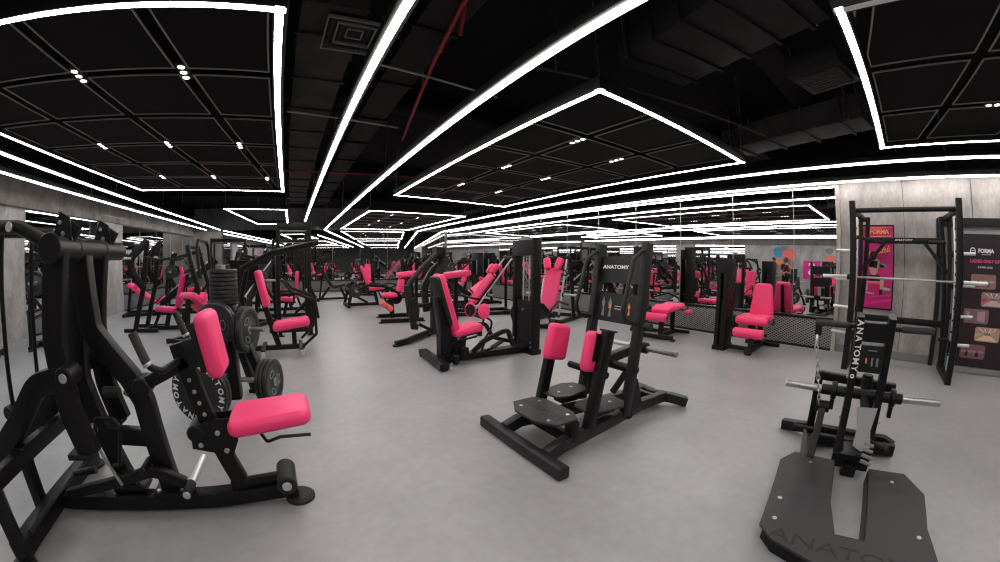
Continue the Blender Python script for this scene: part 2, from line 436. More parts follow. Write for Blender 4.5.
# ------------------------------------------------------------------ ceiling: LED outlines, tile rafts, spots, ducts and pipes
ZL = 2.6
def led_ring(label, pts, group, lit=None, m=LED):
    t = Thing('led_outline', label, 'ceiling light', (sum(p[0] for p in pts) / len(pts), sum(p[1] for p in pts) / len(pts), ZL), 0, group)
    c = t.o.location
    P = [V((p[0] - c.x, p[1] - c.y, 0)) for p in pts]
    n = len(P); up = V((0, 0, 1))
    t.part('housing', SATIN, lambda mb: mb.sweep([p + V((0, 0, .075)) for p in P], rrect(.11, .075, .004), side=up, closed=True))
    for i in range(n):
        if lit and i not in lit: mt = WHITE
        else: mt = m
        a, b = P[i], P[(i + 1) % n]; d = (b - a).normalized() * .052
        t.part('diffuser', mt, bar(a - d * .66 + V((0, 0, .028)), b + d * .66 + V((0, 0, .028)), .020, .050, side=up, r=.005), label=None if mt is m else 'unlit grey strip')
    for p in P: t.part('suspension_wire', STEEL, cyl(p + V((0, 0, .1)), p + V((0, 0, .955)), .004, 6))
    return t
def led_line(label, a, b, group, m=LED):
    t = Thing('led_strip', label, 'ceiling light', ((a[0] + b[0]) / 2, (a[1] + b[1]) / 2, ZL), 0, group); c = t.o.location
    a, b = V((a[0] - c.x, a[1] - c.y, 0)), V((b[0] - c.x, b[1] - c.y, 0)); up = V((0, 0, 1))
    t.part('housing', SATIN, bar(a + V((0, 0, .075)), b + V((0, 0, .075)), .075, .11, side=up))
    for k in range(5): p = a.lerp(b, .04 + .23 * k); t.part('suspension_wire', STEEL, cyl(p + V((0, 0, .1)), p + V((0, 0, .955)), .004, 6))
    t.part('diffuser', m, bar(a + V((0, 0, .028)), b + V((0, 0, .028)), .020, .050, side=up))
    return t
RA = [(-.2, 1.87), (-.2, 7.45), (-2.97, 7.40), (-3.62, 1.87)]
RC = [(2.02, 1.83), (4.76, 1.83), (4.78, 7.55), (2.02, 7.25)]
RR = [(2.06, .08), (2.06, -5.6), (4.84, -5.6), (4.83, .05)]
RS = [(2.02, 9.75), (4.86, 9.85), (4.86, 15.25), (2.04, 15.6)]
RB = [(-.2, .05), (-3.83, .05), (-4.5, -5.6), (-.2, -5.6)]
led_ring('glowing white four-sided LED outline over the black rowing machine', RA, 'LED outlines')
led_ring('glowing white four-sided LED outline over the standing hip machine', RC, 'LED outlines')
led_ring('white LED outline over the smith machine with one unlit edge', RR, 'LED outlines', lit=(1, 2, 3))
led_ring('small looking distant LED outline before the far mirror', RS, 'LED outlines')
led_ring('LED outline behind the viewpoint, seen only in the mirrors', RB, 'LED outlines')
led_ring('small distant LED outline behind the plate tree and the black racks', [(-1.76, 10.1), (-.16, 10.1), (-.16, 14.0), (-1.25, 14.0)], 'LED outlines')
led_line('straight LED strip running from over the camera, beside the square air diffuser', (.44, -4), (.44, 13.0), 'straight LED strips')
led_line('straight LED strip beside the red pipes, between two LED outlines', (1.38, -5), (1.40, fw(1.4) - .05), 'straight LED strips')
led_line('straight LED strip second from the long mirror wall', (5.55, -6), (5.48, fw(5.48) - .05), 'straight LED strips')
led_line('straight LED strip tight along the top of the long mirror wall', (6.60, -7), (6.60, 15.55), 'straight LED strips')
led_line('bluish LED strip second from the splayed concrete wall', (-4.35, -1), (-3.1, 16.7), 'straight LED strips', LEDC)
led_line('bluish LED strip nearest the splayed concrete wall', (-5.25, -.5), (-3.72, 16.8), 'straight LED strips', LEDC)
def clip(poly, edge):
    """Sutherland-Hodgman: keep what lies inside the convex outline `edge`"""
    ar = sum(a[0] * b[1] - b[0] * a[1] for a, b in zip(edge, edge[1:] + edge[:1]))
    E = edge if ar > 0 else edge[::-1]
    for a, b in zip(E, E[1:] + E[:1]):
        ins = lambda p: (b[0] - a[0]) * (p[1] - a[1]) - (b[1] - a[1]) * (p[0] - a[0]) >= .07 * math.hypot(b[0] - a[0], b[1] - a[1])
        out = []
        for p, q in zip(poly, poly[1:] + poly[:1]):
            ip, iq = ins(p), ins(q)
            if ip: out.append(p)
            if ip != iq:
                f = lambda s: (b[0] - a[0]) * (s[1] - a[1]) - (b[1] - a[1]) * (s[0] - a[0]) - .07 * math.hypot(b[0] - a[0], b[1] - a[1])
                t = f(p) / (f(p) - f(q)); out.append((p[0] + (q[0] - p[0]) * t, p[1] + (q[1] - p[1]) * t))
        poly = out
        if len(poly) < 3: return []
    return poly
def raft(label, outline, xs, ys, shx=0.0, shy=0.0, y0=0, x0=0):
    """black perforated ceiling tiles inside an LED outline, separated by channels at xs / ys"""
    t = Thing('ceiling_raft', label, 'ceiling panel', (0, 0, 2.66), 0, 'tile rafts')
    f = lambda u, v: (u + shx * (v - y0), v + shy * (u - x0))
    for i in range(len(xs) - 1):
        for j in range(len(ys) - 1):
            g = .055
            q = [f(xs[i] + g, ys[j] + g), f(xs[i + 1] - g, ys[j] + g), f(xs[i + 1] - g, ys[j + 1] - g), f(xs[i] + g, ys[j + 1] - g)]
            q = clip(q, outline)
            if len(q) < 3: continue
            p = t.part('ceiling_tile', TILE, prism(q, .02, Matrix.Translation((0, 0, .012))))
            t.part('tile_edge', EDGE, lambda m, q=q: m.sweep([V((x, y, 0)) for x, y in q], rrect(.012, .012, .002), side=V((0, 0, 1)), closed=True), parent=p)
    return t
raft('raft of black perforated tiles inside the LED outline over the rowing machine', RA, [-4.46, -3.575, -2.69, -1.805, -.92, -.035], [.9, 1.83, 2.755, 3.68, 4.605, 5.53, 6.455, 7.38], shx=.127, y0=2.755)
raft('raft of black perforated tiles inside the LED outline over the hip machine', RC, [1.88, 2.81, 3.74, 4.67, 5.6], [.9, 1.83, 2.76, 3.69, 4.62, 5.5, 6.43, 7.36, 8.3])
raft('raft of black perforated tiles inside the LED outline over the smith machine', RR, [2.0, 2.93, 3.86, 4.79, 5.7], [-6.3, -5.4, -4.45, -3.5, -2.55, -1.6, -.67, .26, 1.2], shy=.22, x0=3.6)
raft('raft of black perforated tiles inside the distant LED outline', RS, [1.95, 2.88, 3.84, 4.8], [9.9, 10.8, 11.7, 12.6, 13.5, 14.4, 15.3])
raft('raft of black perforated tiles seen only in the mirrors', RB, [-4.6, -3.7, -2.7, -1.8, -.9, 0], [-5.6, -4.6, -3.7, -2.8, -1.9, -1, -.1])
for i, j in ((0, 0),):
    pass
SP = Thing('spotlight', 'x', 'spotlight', (0, 0, 2.655), 0, 'triple spotlights in the tile channels')
SP.part('housing', SATIN, box((0, 0, .015), (.085, .26, .03)))
for k in (-1, 0, 1):
    l = SP.part('lamp_ring', STEEL, lathe([(.026, -.004), (.034, -.004), (.034, .01), (.026, .01), (.026, -.004)], at((0, k * .085, -.003)), 16))
    SP.part('lamp', SPOT, lathe([(0, -.002), (.026, -.002), (.026, .008), (0, .008)], at((0, k * .085, -.003)), 16), parent=l)
SPOTS = [((-.92, 2.755), 'over the rowing machine, closest to the camera and to the strip'), ((-1.805, 2.755), 'over the rowing machine, second along the near channel'),
         ((-2.45, 4.605), 'over the rowing machine, middle row by the bluish strip'), ((-1.57, 4.605), 'over the rowing machine, in the middle of the middle row'), ((-.685, 4.605), 'over the rowing machine, middle row by the white edge'),
         ((-2.22, 6.4), 'over the rowing machine, far row by the bluish strip'), ((-1.34, 6.4), 'over the rowing machine, in the middle of the far row'), ((-.45, 6.45), 'over the rowing machine, far row by the white edge'),
         ((2.81, 2.92), 'over the hip machine, first in the inner channel'), ((2.81, 4.38), 'over the hip machine, second in the inner channel'), ((2.81, 5.85), 'over the hip machine, third in the inner channel'),
         ((3.74, 3.15), 'over the hip machine, first in the channel nearer the long mirror'), ((3.74, 4.65), 'over the hip machine, second in the channel nearer the long mirror'), ((3.74, 6.1), 'over the hip machine, third in the channel nearer the long mirror'),
         ((3.86, -1.12), 'over the smith machine'),
         ((2.88, 10.7), 'in the distant raft, first of the inner channel'), ((2.88, 12.4), 'in the distant raft, second of the inner channel'), ((2.88, 14.0), 'in the distant raft, third of the inner channel'),
         ((3.84, 11.15), 'in the distant raft, first of the outer channel'), ((3.84, 12.9), 'in the distant raft, second of the outer channel'), ((3.84, 14.5), 'in the distant raft, third of the outer channel')]
for i, (p, d) in enumerate(SPOTS):
    lab = 'three small lamps ' + d
    if i == 0: SP.o.location = (*p, 2.655); SP.o['label'] = lab
    else: dup(SP.o, (*p, 2.655), 0, lab)
# open services above
def duct(label, c, size, rz, m, ribs, axis=0):
    t = Thing('air_duct', label, 'air duct', c, rz, 'air ducts')
    t.part('duct_body', m, box((0, 0, 0), size, r=.01))
    for k in range(ribs):
        u = -size[0] / 2 + size[0] * (k + .5) / ribs
        t.part('duct_flange', m, box((u, 0, 0), (.03, size[1] + .05, size[2] + .05), r=.004))
    for s in (-1, 1):
        for y in (-1, 1):
            t.part('hanger_rod', STEEL, cyl((s * size[0] * .42, y * (size[1] / 2 + .015), -size[2] / 2), (s * size[0] * .42, y * (size[1] / 2 + .015), 3.56 - c[2]), .006, 8))
    return t
duct('wide dark duct with flanges passing over the standing hip machine', (2.45, 1.0, 3.12), (1.5, .75, .35), 76, DUCT, 5)
duct('grey insulated duct carrying the square diffuser', (.13, 7.45, 3.27), (10.0, .50, .26), 90, DUCTL, 12)
duct('dark duct beside the red pipes', (.95, 7.5, 3.3), (11, .36, .22), 90, DUCT, 10)
duct('grey duct over the gap before the smith machine', (5.18, 1.2, 3.1), (2.1, .5, .3), 77, DUCTL, 4)
duct('dark duct high beside the long mirror wall', (6.1, 7.4, 3.2), (11, .5, .3), 90, DUCT, 9)
df = Thing('air_diffuser', 'square black air diffuser with nested louvres beside a white strip', 'air vent', (.33, 2.75, 3.087), 0)
for k in range(5):
    r = .235 - k * .043
    df.part('louvre', GREYP if k % 2 == 0 else DUCTL, lambda m, r=r, k=k: m.sweep([V((-r, -r, k * .008)), V((r, -r, k * .008)), V((r, r, k * .008)), V((-r, r, k * .008))], rrect(.03, .012, .003), side=V((0, 0, 1)), closed=True))
df.part('grille_core', STEEL, lathe([(0, .03), (.045, .03), (.05, .045), (0, .045)], Matrix(), 18))
df.part('duct_neck', DUCT, box((0, 0, .04), (.46, .46, .03)))
ac = Thing('air_conditioner', 'boxy black ceiling air unit with a grille beside the LED outline', 'air conditioner', (3.42, .42, 2.98), 75)
ac.part('casing', DUCT, box((0, 0, 0), (.5, .5, .2), r=.02)); ac.part('grille', DUCTL, box((0, 0, -.105), (.4, .34, .015)), *[box((0, -.15 + .05 * k, -.115), (.38, .012, .01)) for k in range(7)])
ac.part('hanger_rod', STEEL, cyl((.2, .2, .1), (.2, .2, .57), .006, 8)); ac.part('hanger_rod', STEEL, cyl((-.2, -.2, .1), (-.2, -.2, .57), .006, 8))
def pipe(label, pts, r, m=REDP, hang=(), drop=None):
    t = Thing('sprinkler_pipe' if m is REDP else 'conduit', label, 'pipe', pts[0], 0, 'ceiling pipes'); p0 = V(pts[0])
    t.part('pipe', m, tube([V(p) - p0 for p in pts], r, .05, 10))
    for h in hang: t.part('hanger_rod', STEEL, cyl(V(h) - p0, V((h[0], h[1], 3.56)) - p0, .006, 8))
    if drop: t.part('drop_pipe', m, tube([V(p) - p0 for p in drop], .013, 0, 10))
    return t
pipe('red sprinkler pipe running away from the camera between two white strips', [(.83, 1.3, 3.1), (1.09, 2.9, 3.1), (1.52, 5.2, 3.1)], .018, hang=[(.9, 1.7, 3.1), (1.2, 3.5, 3.1)], drop=[(.97, 2.05, 3.1), (.99, 2.15, 2.9)])
pipe('red sprinkler pipe crossing the room above the far machines', [(-3.2, 7.75, 3.04), (1.4, 7.4, 3.04), (2.4, 7.3, 3.04)], .016, hang=[(-1, 7.58, 3.04), (.6, 7.46, 3.04)])
pipe('thin grey conduit crossing between the two straight strips', [(.5, 3.0, 3.02), (1.9, 3.15, 3.02)], .012, ALU, hang=[(.6, 3.01, 3.02)])
pipe('thin grey conduit beyond the square diffuser', [(-.15, 4.2, 2.95), (1.2, 4.35, 2.95)], .012, ALU, hang=[(.5, 4.27, 2.95)])
pipe('thin dark conduit along the edge of the wide duct', [(1.7, 2.25, 2.9), (4.7, 1.45, 2.9)], .013, DUCTL, hang=[(1.9, 2.2, 2.9), (4.2, 1.58, 2.9)])
for i, (x0, y0, x1, y1, z) in enumerate([(-4, .95, 6.7, .95, 3.42), (-4, 4.6, 6.7, 4.6, 3.42), (-4, 8.6, 6.7, 8.6, 3.42), (-4, 12.4, 6.7, 12.4, 3.42)]):
    struct('beam_%d' % (i + 1), CEILM, bar((x0, y0, z), (x1, y1, z), .3, .25))
# ------------------------------------------------------------------ machines close to the camera
TXT = 'ANATOMY'
XZ = lambda y: Matrix(((1, 0, 0, 0), (0, 0, -1, y), (0, 1, 0, 0), (0, 0, 0, 1)))      # local x,y -> world x,z (normal -y)
def foot_disc(x, y, r=.075): return lathe([(0, 0), (r, 0), (r, .018), (r * .8, .032), (0, .032)], at((x, y, 0)), 20)
# ---- chest supported row machine, the user faces -x
def row_machine():
    t = Thing('row_machine', 'big black rowing machine with pink seat and pink chest pad, closest to the camera', 'gym machine', (-.8, 1.95, 0))
    L = lambda x, y, z: V((x + .8, y - 1.95, z)); yc = 1.95
    def lp(pts): return [L(*p) for p in pts]
    S = V((0, 1, 0))
    t.part('base_beam', BLACK, path(lp([(-.09, yc, .085), (-.55, yc, .065), (-1.55, yc, .07)]), .10, .085, .3, S))
    t.part('base_foot', RUBBER, foot_disc(*(L(-.085, yc, 0).xy), .085)); t.part('base_foot', RUBBER, foot_disc(*(L(-1.69, 1.9, 0).xy), .06))
    t.part('cross_beam', BLACK, bar(L(-1.56, 1.42, .085), L(-1.56, 2.48, .085), .10, .09))
    for y in (1.42, 2.48): t.part('base_foot', RUBBER, foot_disc(*(L(-1.57, y, 0).xy), .075))
    r = t.part('end_roller', RUBBER, cyl(L(-.14, 1.84, .15), L(-.14, 2.06, .15), .055))
    t.part('chrome_cap', CHROME, cyl(L(-.14, 1.832, .15), L(-.14, 1.842, .15), .026), parent=r)
    t.part('roller_arm', BLACK, bar(L(-.16, yc, .155), L(-.45, yc, .135), .05, .05, S))
    # seat column, bracket, seat
    t.part('seat_column', BLACK, path(lp([(-.41, yc, .12), (-.40, yc, .17), (-.475, yc, .42), (-.60, yc, .92)]), .06, .09, .03, S))
    t.part('column_holes', STEEL, bolts(lp([(-.49 - .014 * k * 1.2, yc - .032, .50 + .06 * k) for k in range(5)]), (0, -1, 0), .011, .003))
    br = t.part('adjuster_bracket', BLACK, prism([(-.14, -.05), (-.02, -.08), (.05, -.14), (.11, -.02), (.12, .10), (-.02, .10), (-.13, .06)], .012, XZ(0) @ Matrix.Translation((L(-.46, yc, 0).x, .44, .055))),
                prism([(-.14, -.05), (-.02, -.08), (.05, -.14), (.11, -.02), (.12, .10), (-.02, .10), (-.13, .06)], .012, XZ(0) @ Matrix.Translation((L(-.46, yc, 0).x, .44, -.055))), cyl(L(-.57, 1.88, .47), L(-.57, 2.02, .47), .045))
    t.part('bolt', STEEL, bolts(lp([(-.55, yc - .063, .41), (-.45, yc - .063, .47), (-.42, yc - .063, .37)]), (0, -1, 0), .014, .008), parent=br)
    t.part('seat_post', BLACK, bar(L(-.40, yc, .45), L(-.10, yc, .475), .05, .05, S))
    t.part('seat_pad', PINK, pad(L(-.17, yc, .525), (.43, .34, .078), rot(ry=-5), r=.034, taper=.9))
    t.part('seat_lever', BLACK, tube(lp([(-.22, 1.84, .47), (-.19, 1.79, .445), (-.12, 1.77, .475), (.03, 1.77, .47)]), .009, .03, 8))
    # chest pad
    t.part('pad_carrier', SATIN, box(L(-.485, yc, .90), (.03, .14, .24), rot(ry=-10)), box(L(-.525, yc, .87), (.06, .08, .14), rot(ry=-10)))
    t.part('chest_pad', PINK, pad(L(-.425, yc, .915), (.32, .25, .08), rot(ry=80) @ rot(rz=0), r=.032, taper=.92, crown=.01))
    t.part('pad_arm', BLACK, bar(L(-.56, yc, .83), L(-.86, yc, .70), .06, .065, S), cyl(L(-.82, 1.89, .715), L(-.82, 2.01, .715), .05))
    for s in (-1, 1):
        h = t.part('handle', BLACK, tube(lp([(-.585, yc + s * .08, .85), (-.60, yc + s * .30, .86), (-.645, yc + s * .33, .89), (-.70, yc + s * .33, 1.02)]), .016, .05))
        t.part('handle_grip', GRIP, cyl(L(-.652, yc + s * .33, .905), L(-.703, yc + s * .33, 1.03), .021), parent=h)
        t.part('grip_collar', CHROME, cyl(L(-.645, yc + s * .33, .892), L(-.652, yc + s * .33, .906), .0225), parent=h)
    # bent main upright and straight upright
    t.part('main_upright', BLACK, path(lp([(-.79, yc, .10), (-.83, yc, .64), (-.89, yc, .76), (-1.08, yc, .99), (-1.12, yc, 1.34)]), .075, .11, .12, S))
    t.part('upright_foot', BLACK, box(L(-.79, yc, .13), (.20, .14, .03)), bolts(lp([(-.72, yc - .05, .145), (-.86, yc - .05, .145)]), (0, 0, 1), .014, .012))
    t.part('rear_upright', BLACK, path(lp([(-1.06, yc + .06, .10), (-1.22, yc + .06, .74), (-1.16, yc + .06, 1.34)]), .07, .095, .2, S))
    t.part('upright_foot', BLACK, box(L(-1.06, yc + .06, .13), (.20, .14, .03)))
    t.part('brace', BLACK, bar(L(-.83, yc, .44), L(-1.14, yc + .05, .44), .07, .09, S))
    ro = t.part('pivot_tube', CHARC, cyl(L(-1.12, 1.66, 1.375), L(-1.12, 2.44, 1.375), .052, 26), cyl(L(-1.12, 1.86, 1.375), L(-1.12, 1.90, 1.375), .058, 26), cyl(L(-1.12, 2.16, 1.375), L(-1.12, 2.20, 1.375), .058, 26))
    t.part('end_cap', BLACK, cyl(L(-1.12, 1.645, 1.375), L(-1.12, 1.662, 1.375), .066, 26), parent=ro)
    for s in (-1, 1):
        y = yc + s * .22
        a = t.part('lever_arm', BLACK, path(lp([(-1.13, y, 1.36), (-1.17, y, .98), (-1.15, y, .66), (-1.10, y, .46)]), .06, .12, .2, S))
        t.part('lever_weld', SATIN, box(L(-1.15, y, .45), (.13, .09, .03)), parent=a)
        t.part('pivot_hub', BLACK, cyl(L(-1.12, y - .06, .83), L(-1.12, y + .06, .83), .05), parent=a)
        t.part('hub_bolt', CHROME, cyl(L(-1.12, y - .067, .83), L(-1.12, y - .059, .83), .022), parent=a)
        # curved arm carrying a plate horn outward
        c = t.part('weight_arm', BLACK, path(lp([(-1.14, y, .82), (-1.32, y, .79), (-1.50, y, .60), (-1.85, y, .32)]), .07, .11, .2, S))
        h = t.part('plate_horn', STEEL, cyl(L(-1.82, y, .35), L(-1.82, y + s * .34, .35), .025)); t.part('horn_flange', BLACK, cyl(L(-1.82, y + s * .0, .35), L(-1.82, y + s * .05, .35), .06), parent=h)
        # overhead curved pull handle
        o = t.part('pull_handle', BLACK, tube(lp([(-1.12, y - .0, 1.40), (-1.20, y - s * .0, 1.405), (-1.36, y, 1.475), (-1.95, y, 1.50), (-2.3, y, 1.44)]), .032, .16, 14))
        t.part('handle_bolt', CHROME, cyl(L(-1.40, y - .044, 1.475), L(-1.40, y - .034, 1.475), .022), parent=o)
        k = t.part('clamp_bracket', BLACK, prism([(-.06, 0), (.06, 0), (.04, .10), (-.02, .13)], .012, XZ(y - 1.95 + .05) @ Matrix.Translation((L(-1.13, 0, 0).x, 1.41, 0))), box(L(-1.10, y + .08, 1.45), (.08, .03, .09), rot(ry=30)))
        t.part('bracket_bolt', STEEL, bolts(lp([(-1.12, y + .04, 1.44), (-1.14, y + .04, 1.49)]), (0, -1, 0), .010, .008), parent=k)
        y2 = yc + (.24 if s > 0 else -.05)
        # lever rod hanging to the roller on the rear post
        d = t.part('lever_rod', BLACK, tube(lp([(-1.62, y2, 1.47), (-1.635, y2, 1.0), (-1.67, y2, .60)]), .014, .3, 10))
        t.part('rod_roller', RUBBER, cyl(L(-1.68, y2 - .05, .59), L(-1.68, y2 + .05, .59), .04), parent=d)
        p = t.part('rear_post', BLACK, path(lp([(-1.57, yc + s * .50, .06), (-1.56, yc + s * .50, 1.2), (-1.62, yc + s * .42, 1.40), (-1.66, yc + s * .30, 1.45)]), .075, .10, .15))
    t.part('stop_post', BLACK, bar(L(-1.69, 1.9, .02), L(-1.68, 1.9, .58), .07, .07))
    t.part('mid_cross_beam', BLACK, bar(L(-1.545, 1.44, .43), L(-1.545, 2.46, .43), .06, .08), box(L(-1.54, 1.84, .475), (.05, .3, .012)))
    t.part('lower_rod', CHARC, cyl(L(-1.50, 1.5, .145), L(-1.50, 2.4, .145), .014, 12), cyl(L(-1.47, 2.05, .17), L(-1.30, 2.05, .20), .022, 14))
    # curved foot bar with chrome peg
    t.part('foot_bar', BLACK, path(lp([(-1.42, yc - .08, .15), (-1.15, yc - .08, .21), (-.86, yc - .08, .285), (-.78, yc - .08, .27), (-.68, yc - .08, .21)]), .05, .055, .1, S), cyl(L(-.88, yc - .14, .31), L(-.88, yc, .31), .022))
    f = t.part('foot_peg', CHROME, cyl(L(-.655, 1.75, .205), L(-.63, 2.16, .205), .021)); t.part('peg_sleeve', BLACK, cyl(L(-.656, 1.755, .205), L(-.65, 1.87, .205), .027), parent=f)
    # selector loop and chrome knob
    k = t.part('selector_loop', BLACK, tube(lp([(-1.10, 1.83, .52), (-1.06, 1.80, .60), (-.96, 1.80, .60), (-.93, 1.80, .56), (-.99, 1.80, .36), (-1.05, 1.83, .34)]), .011, .02, 8))
    t.part('chrome_knob', CHROME, cyl(L(-1.12, 1.80, .53), L(-1.12, 1.86, .53), .028), parent=k); t.part('selector_rod', STEEL, cyl(L(-1.12, 1.81, .52), L(-1.02, 1.81, .24), .009, 8), parent=k)
    t.part('plunger', STEEL, cyl(L(-.98, 2.05, .66), L(-.92, 2.05, .63), .026), cyl(L(-.92, 2.05, .63), L(-.86, 2.05, .565), .018))
    t.part('stop_block', RUBBER, cyl(L(-1.0, 2.02, .66), L(-1.10, 2.02, .66), .03))
    return t
row_machine()

# ---- standing hip machine, axis +x
def hip_machine():
    t = Thing('hip_machine', 'standing hip machine with two pink pads, step plates and a lettered signboard', 'gym machine', (2.15, 1.92, 0))
    L = lambda x, y, z: V((x - 2.15, y - 1.92, z)); lp = lambda ps: [L(*p) for p in ps]
    t.part('front_foot_beam', CHARC, bar(L(1.36, 1.45, .045), L(1.36, 2.40, .045), .085, .085, r=.012))
    t.part('rear_foot_beam', CHARC, path(lp([(3.02, 1.62, .05), (2.93, 1.72, .085), (2.88, 1.90, .085), (2.93, 2.14, .085), (3.02, 2.24, .05)]), .085, .09, .05, (0, 0, 1)))
    for y, z in ((1.67, 1.80), (2.16, 2.05)):
        t.part('side_rail', CHARC, path(lp([(1.40, y, .06), (1.52, y, .10), (2.5, z, .10), (2.9, z - .0, .09)]), .075, .09, .06, (0, 1, 0)))
    for y in (1.68, 2.14):
        t.part('step_leg', BLACK, bar(L(1.62, y, .10), L(1.62, y, .24), .075, .075))
    t.part('cross_tie', BLACK, bar(L(1.62, 1.66, .11), L(1.62, 2.16, .11), .05, .08), bar(L(2.3, 1.72, .1), L(2.3, 2.14, .1), .06, .08), bar(L(2.75, 1.8, .1), L(2.75, 2.06, .1), .06, .08))
    sp = t.part('step_plate', STEP, prism([(1.40 - 2.15, -.10), (1.40 - 2.15, .12), (1.48 - 2.15, .26), (1.66 - 2.15, .26), (1.72 - 2.15, .17), (1.72 - 2.15, -.14), (1.66 - 2.15, -.25), (1.48 - 2.15, -.25)], .016, Matrix.Translation((0, 0, .25))))
    t.part('plate_bolt', STEEL, bolts([L(x, y, .258) for x, y in ((1.48, 2.08), (1.48, 1.76), (1.65, 2.08), (1.65, 1.76))], (0, 0, 1), .014, .005), parent=sp)
    t.part('engraving', SATIN, text(TXT, at(L(1.56, 1.92, .2585), rot(rz=-90)), .085, .0006, 1.25), parent=sp)
    for s, yy in ((-1, 1.80), (1, 2.16)):
        sp = t.part('foot_plate', STEP, prism([(-.19, -.07), (-.10, -.13), (.12, -.13), (.19, -.05), (.19, .07), (.10, .13), (-.12, .13), (-.19, .07)], .014, at(L(2.0, yy + s * .02, .245), rot(rz=s * 8))))
        t.part('plate_bolt', STEEL, bolts([L(1.91, yy, .252), L(2.08, yy + s * .04, .252)], (0, 0, 1), .013, .005), parent=sp)
        t.part('plate_bracket', BLACK, box(L(2.02, yy, .20), (.22, .12, .07)))
    for s, yp, yq in ((-1, 1.70, 1.775), (1, 2.26, 2.19)):          # the two pads face each other
        pp = t.part('pad_post', BLACK, bar(L(1.79, yp, .10), L(1.945, yp, .82), .06, .085, (0, 1, 0)))
        t.part('post_cap', RUBBER, box(L(1.948, yp, .826), (.11, .075, .014), rot(ry=12)), parent=pp)
        t.part('pad_backing', SATIN, box(L(1.915, (yp + yq) / 2, .70), (.15, .02, .20), rot(ry=12)))
        t.part('hip_pad', PINK, pad(L(1.895, yq, .67), (.29, .22, .09), rot(ry=12) @ rot(rx=90 * s) @ rot(rz=90), r=.04, crown=.006, taper=.9))
    for s, yy in ((-1, 1.74), (1, 2.24)):
        u = t.part('upright', CHARC, bar(L(2.25, yy, .10), L(2.44, yy, 1.45), .06, .085, (0, 1, 0)))
        t.part('upright_cap', RUBBER, box(L(2.442, yy, 1.452), (.09, .064, .012), rot(ry=8)), parent=u)
        t.part('gusset', BLACK, prism([(-.12, 0), (.16, 0), (.06, .26), (-.04, .26)], .012, XZ(yy - 1.92) @ Matrix.Translation((.17, .12, 0))))
        t.part('grab_handle', CHARC, tube(lp([(2.44, yy, 1.40), (2.36, yy, 1.385), (2.26, yy, 1.33), (2.14, yy, .95), (2.17, yy, .87), (2.37, yy, .82)]), .017, .06))
    sb = t.part('sign_panel', CHARC, box(L(2.425, 1.99, 1.24), (.012, .44, .22), rot(ry=8)))
    t.part('lettering', WHITE, text(TXT, at(L(2.408, 2.045, 1.262), rot(ry=8) @ rot(rx=90, rz=-90)), .044, .0015, 1.3, .001), parent=sb)
    sb = t.part('instruction_panel', CHARC, box(L(2.375, 1.99, .925), (.012, .44, .24), rot(ry=8)))
    M = at(L(2.366, 1.99, .93), rot(ry=8) @ rot(rx=90, rz=-90))
    def fig(x, s=1.0): return prism([(x + a * s, b * s) for a, b in ((-.01, -.08), (0, -.01), (-.02, .03), (-.006, .06), (0, .085), (.008, .06), (.022, .03), (.012, -.01), (.022, -.08))], .002, M)
    t.part('exercise_diagram', GREYP, fig(-.15), fig(-.075), parent=sb); t.part('diagram_highlight', ORANGE, prism([(-.085, -.01), (-.06, -.01), (-.06, .02), (-.085, .02)], .004, M), fig(.13, .6), parent=sb, split=True)
    t.part('caption_lines', WHITE, prism([(-.02, .01), (.08, .01), (.08, .014), (-.02, .014)], .002, M), prism([(-.02, -.012), (.06, -.012), (.06, -.008), (-.02, -.008)], .002, M), parent=sb)
    t.part('weight_lever', BLACK, path(lp([(2.02, 1.99, .45), (2.35, 1.99, .52), (2.72, 1.99, .56)]), .07, .08, .1, (0, 1, 0)), tube(lp([(2.62, 1.99, .54), (2.60, 1.99, .40), (2.45, 1.99, .26), (2.38, 1.99, .2)]), .03, .1))
    t.part('pivot_axle', BLACK, cyl(L(2.31, 1.70, .47), L(2.31, 2.28, .47), .035), cyl(L(2.05, 1.78, .46), L(2.05, 2.2, .46), .028))
    for s in (-1, 1):
        h = t.part('plate_horn', STEEL, cyl(L(2.72, 1.99 + s * .03, .55), L(2.72, 1.99 + s * .40, .55), .025)); t.part('horn_flange', BLACK, cyl(L(2.72, 1.99 + s * .03, .55), L(2.72, 1.99 + s * .09, .55), .05), parent=h)
    t.part('handle_knob', RUBBER, cyl(L(2.35, 1.68, .82), L(2.35, 1.62, .82), .03))
    return t
hip_machine()

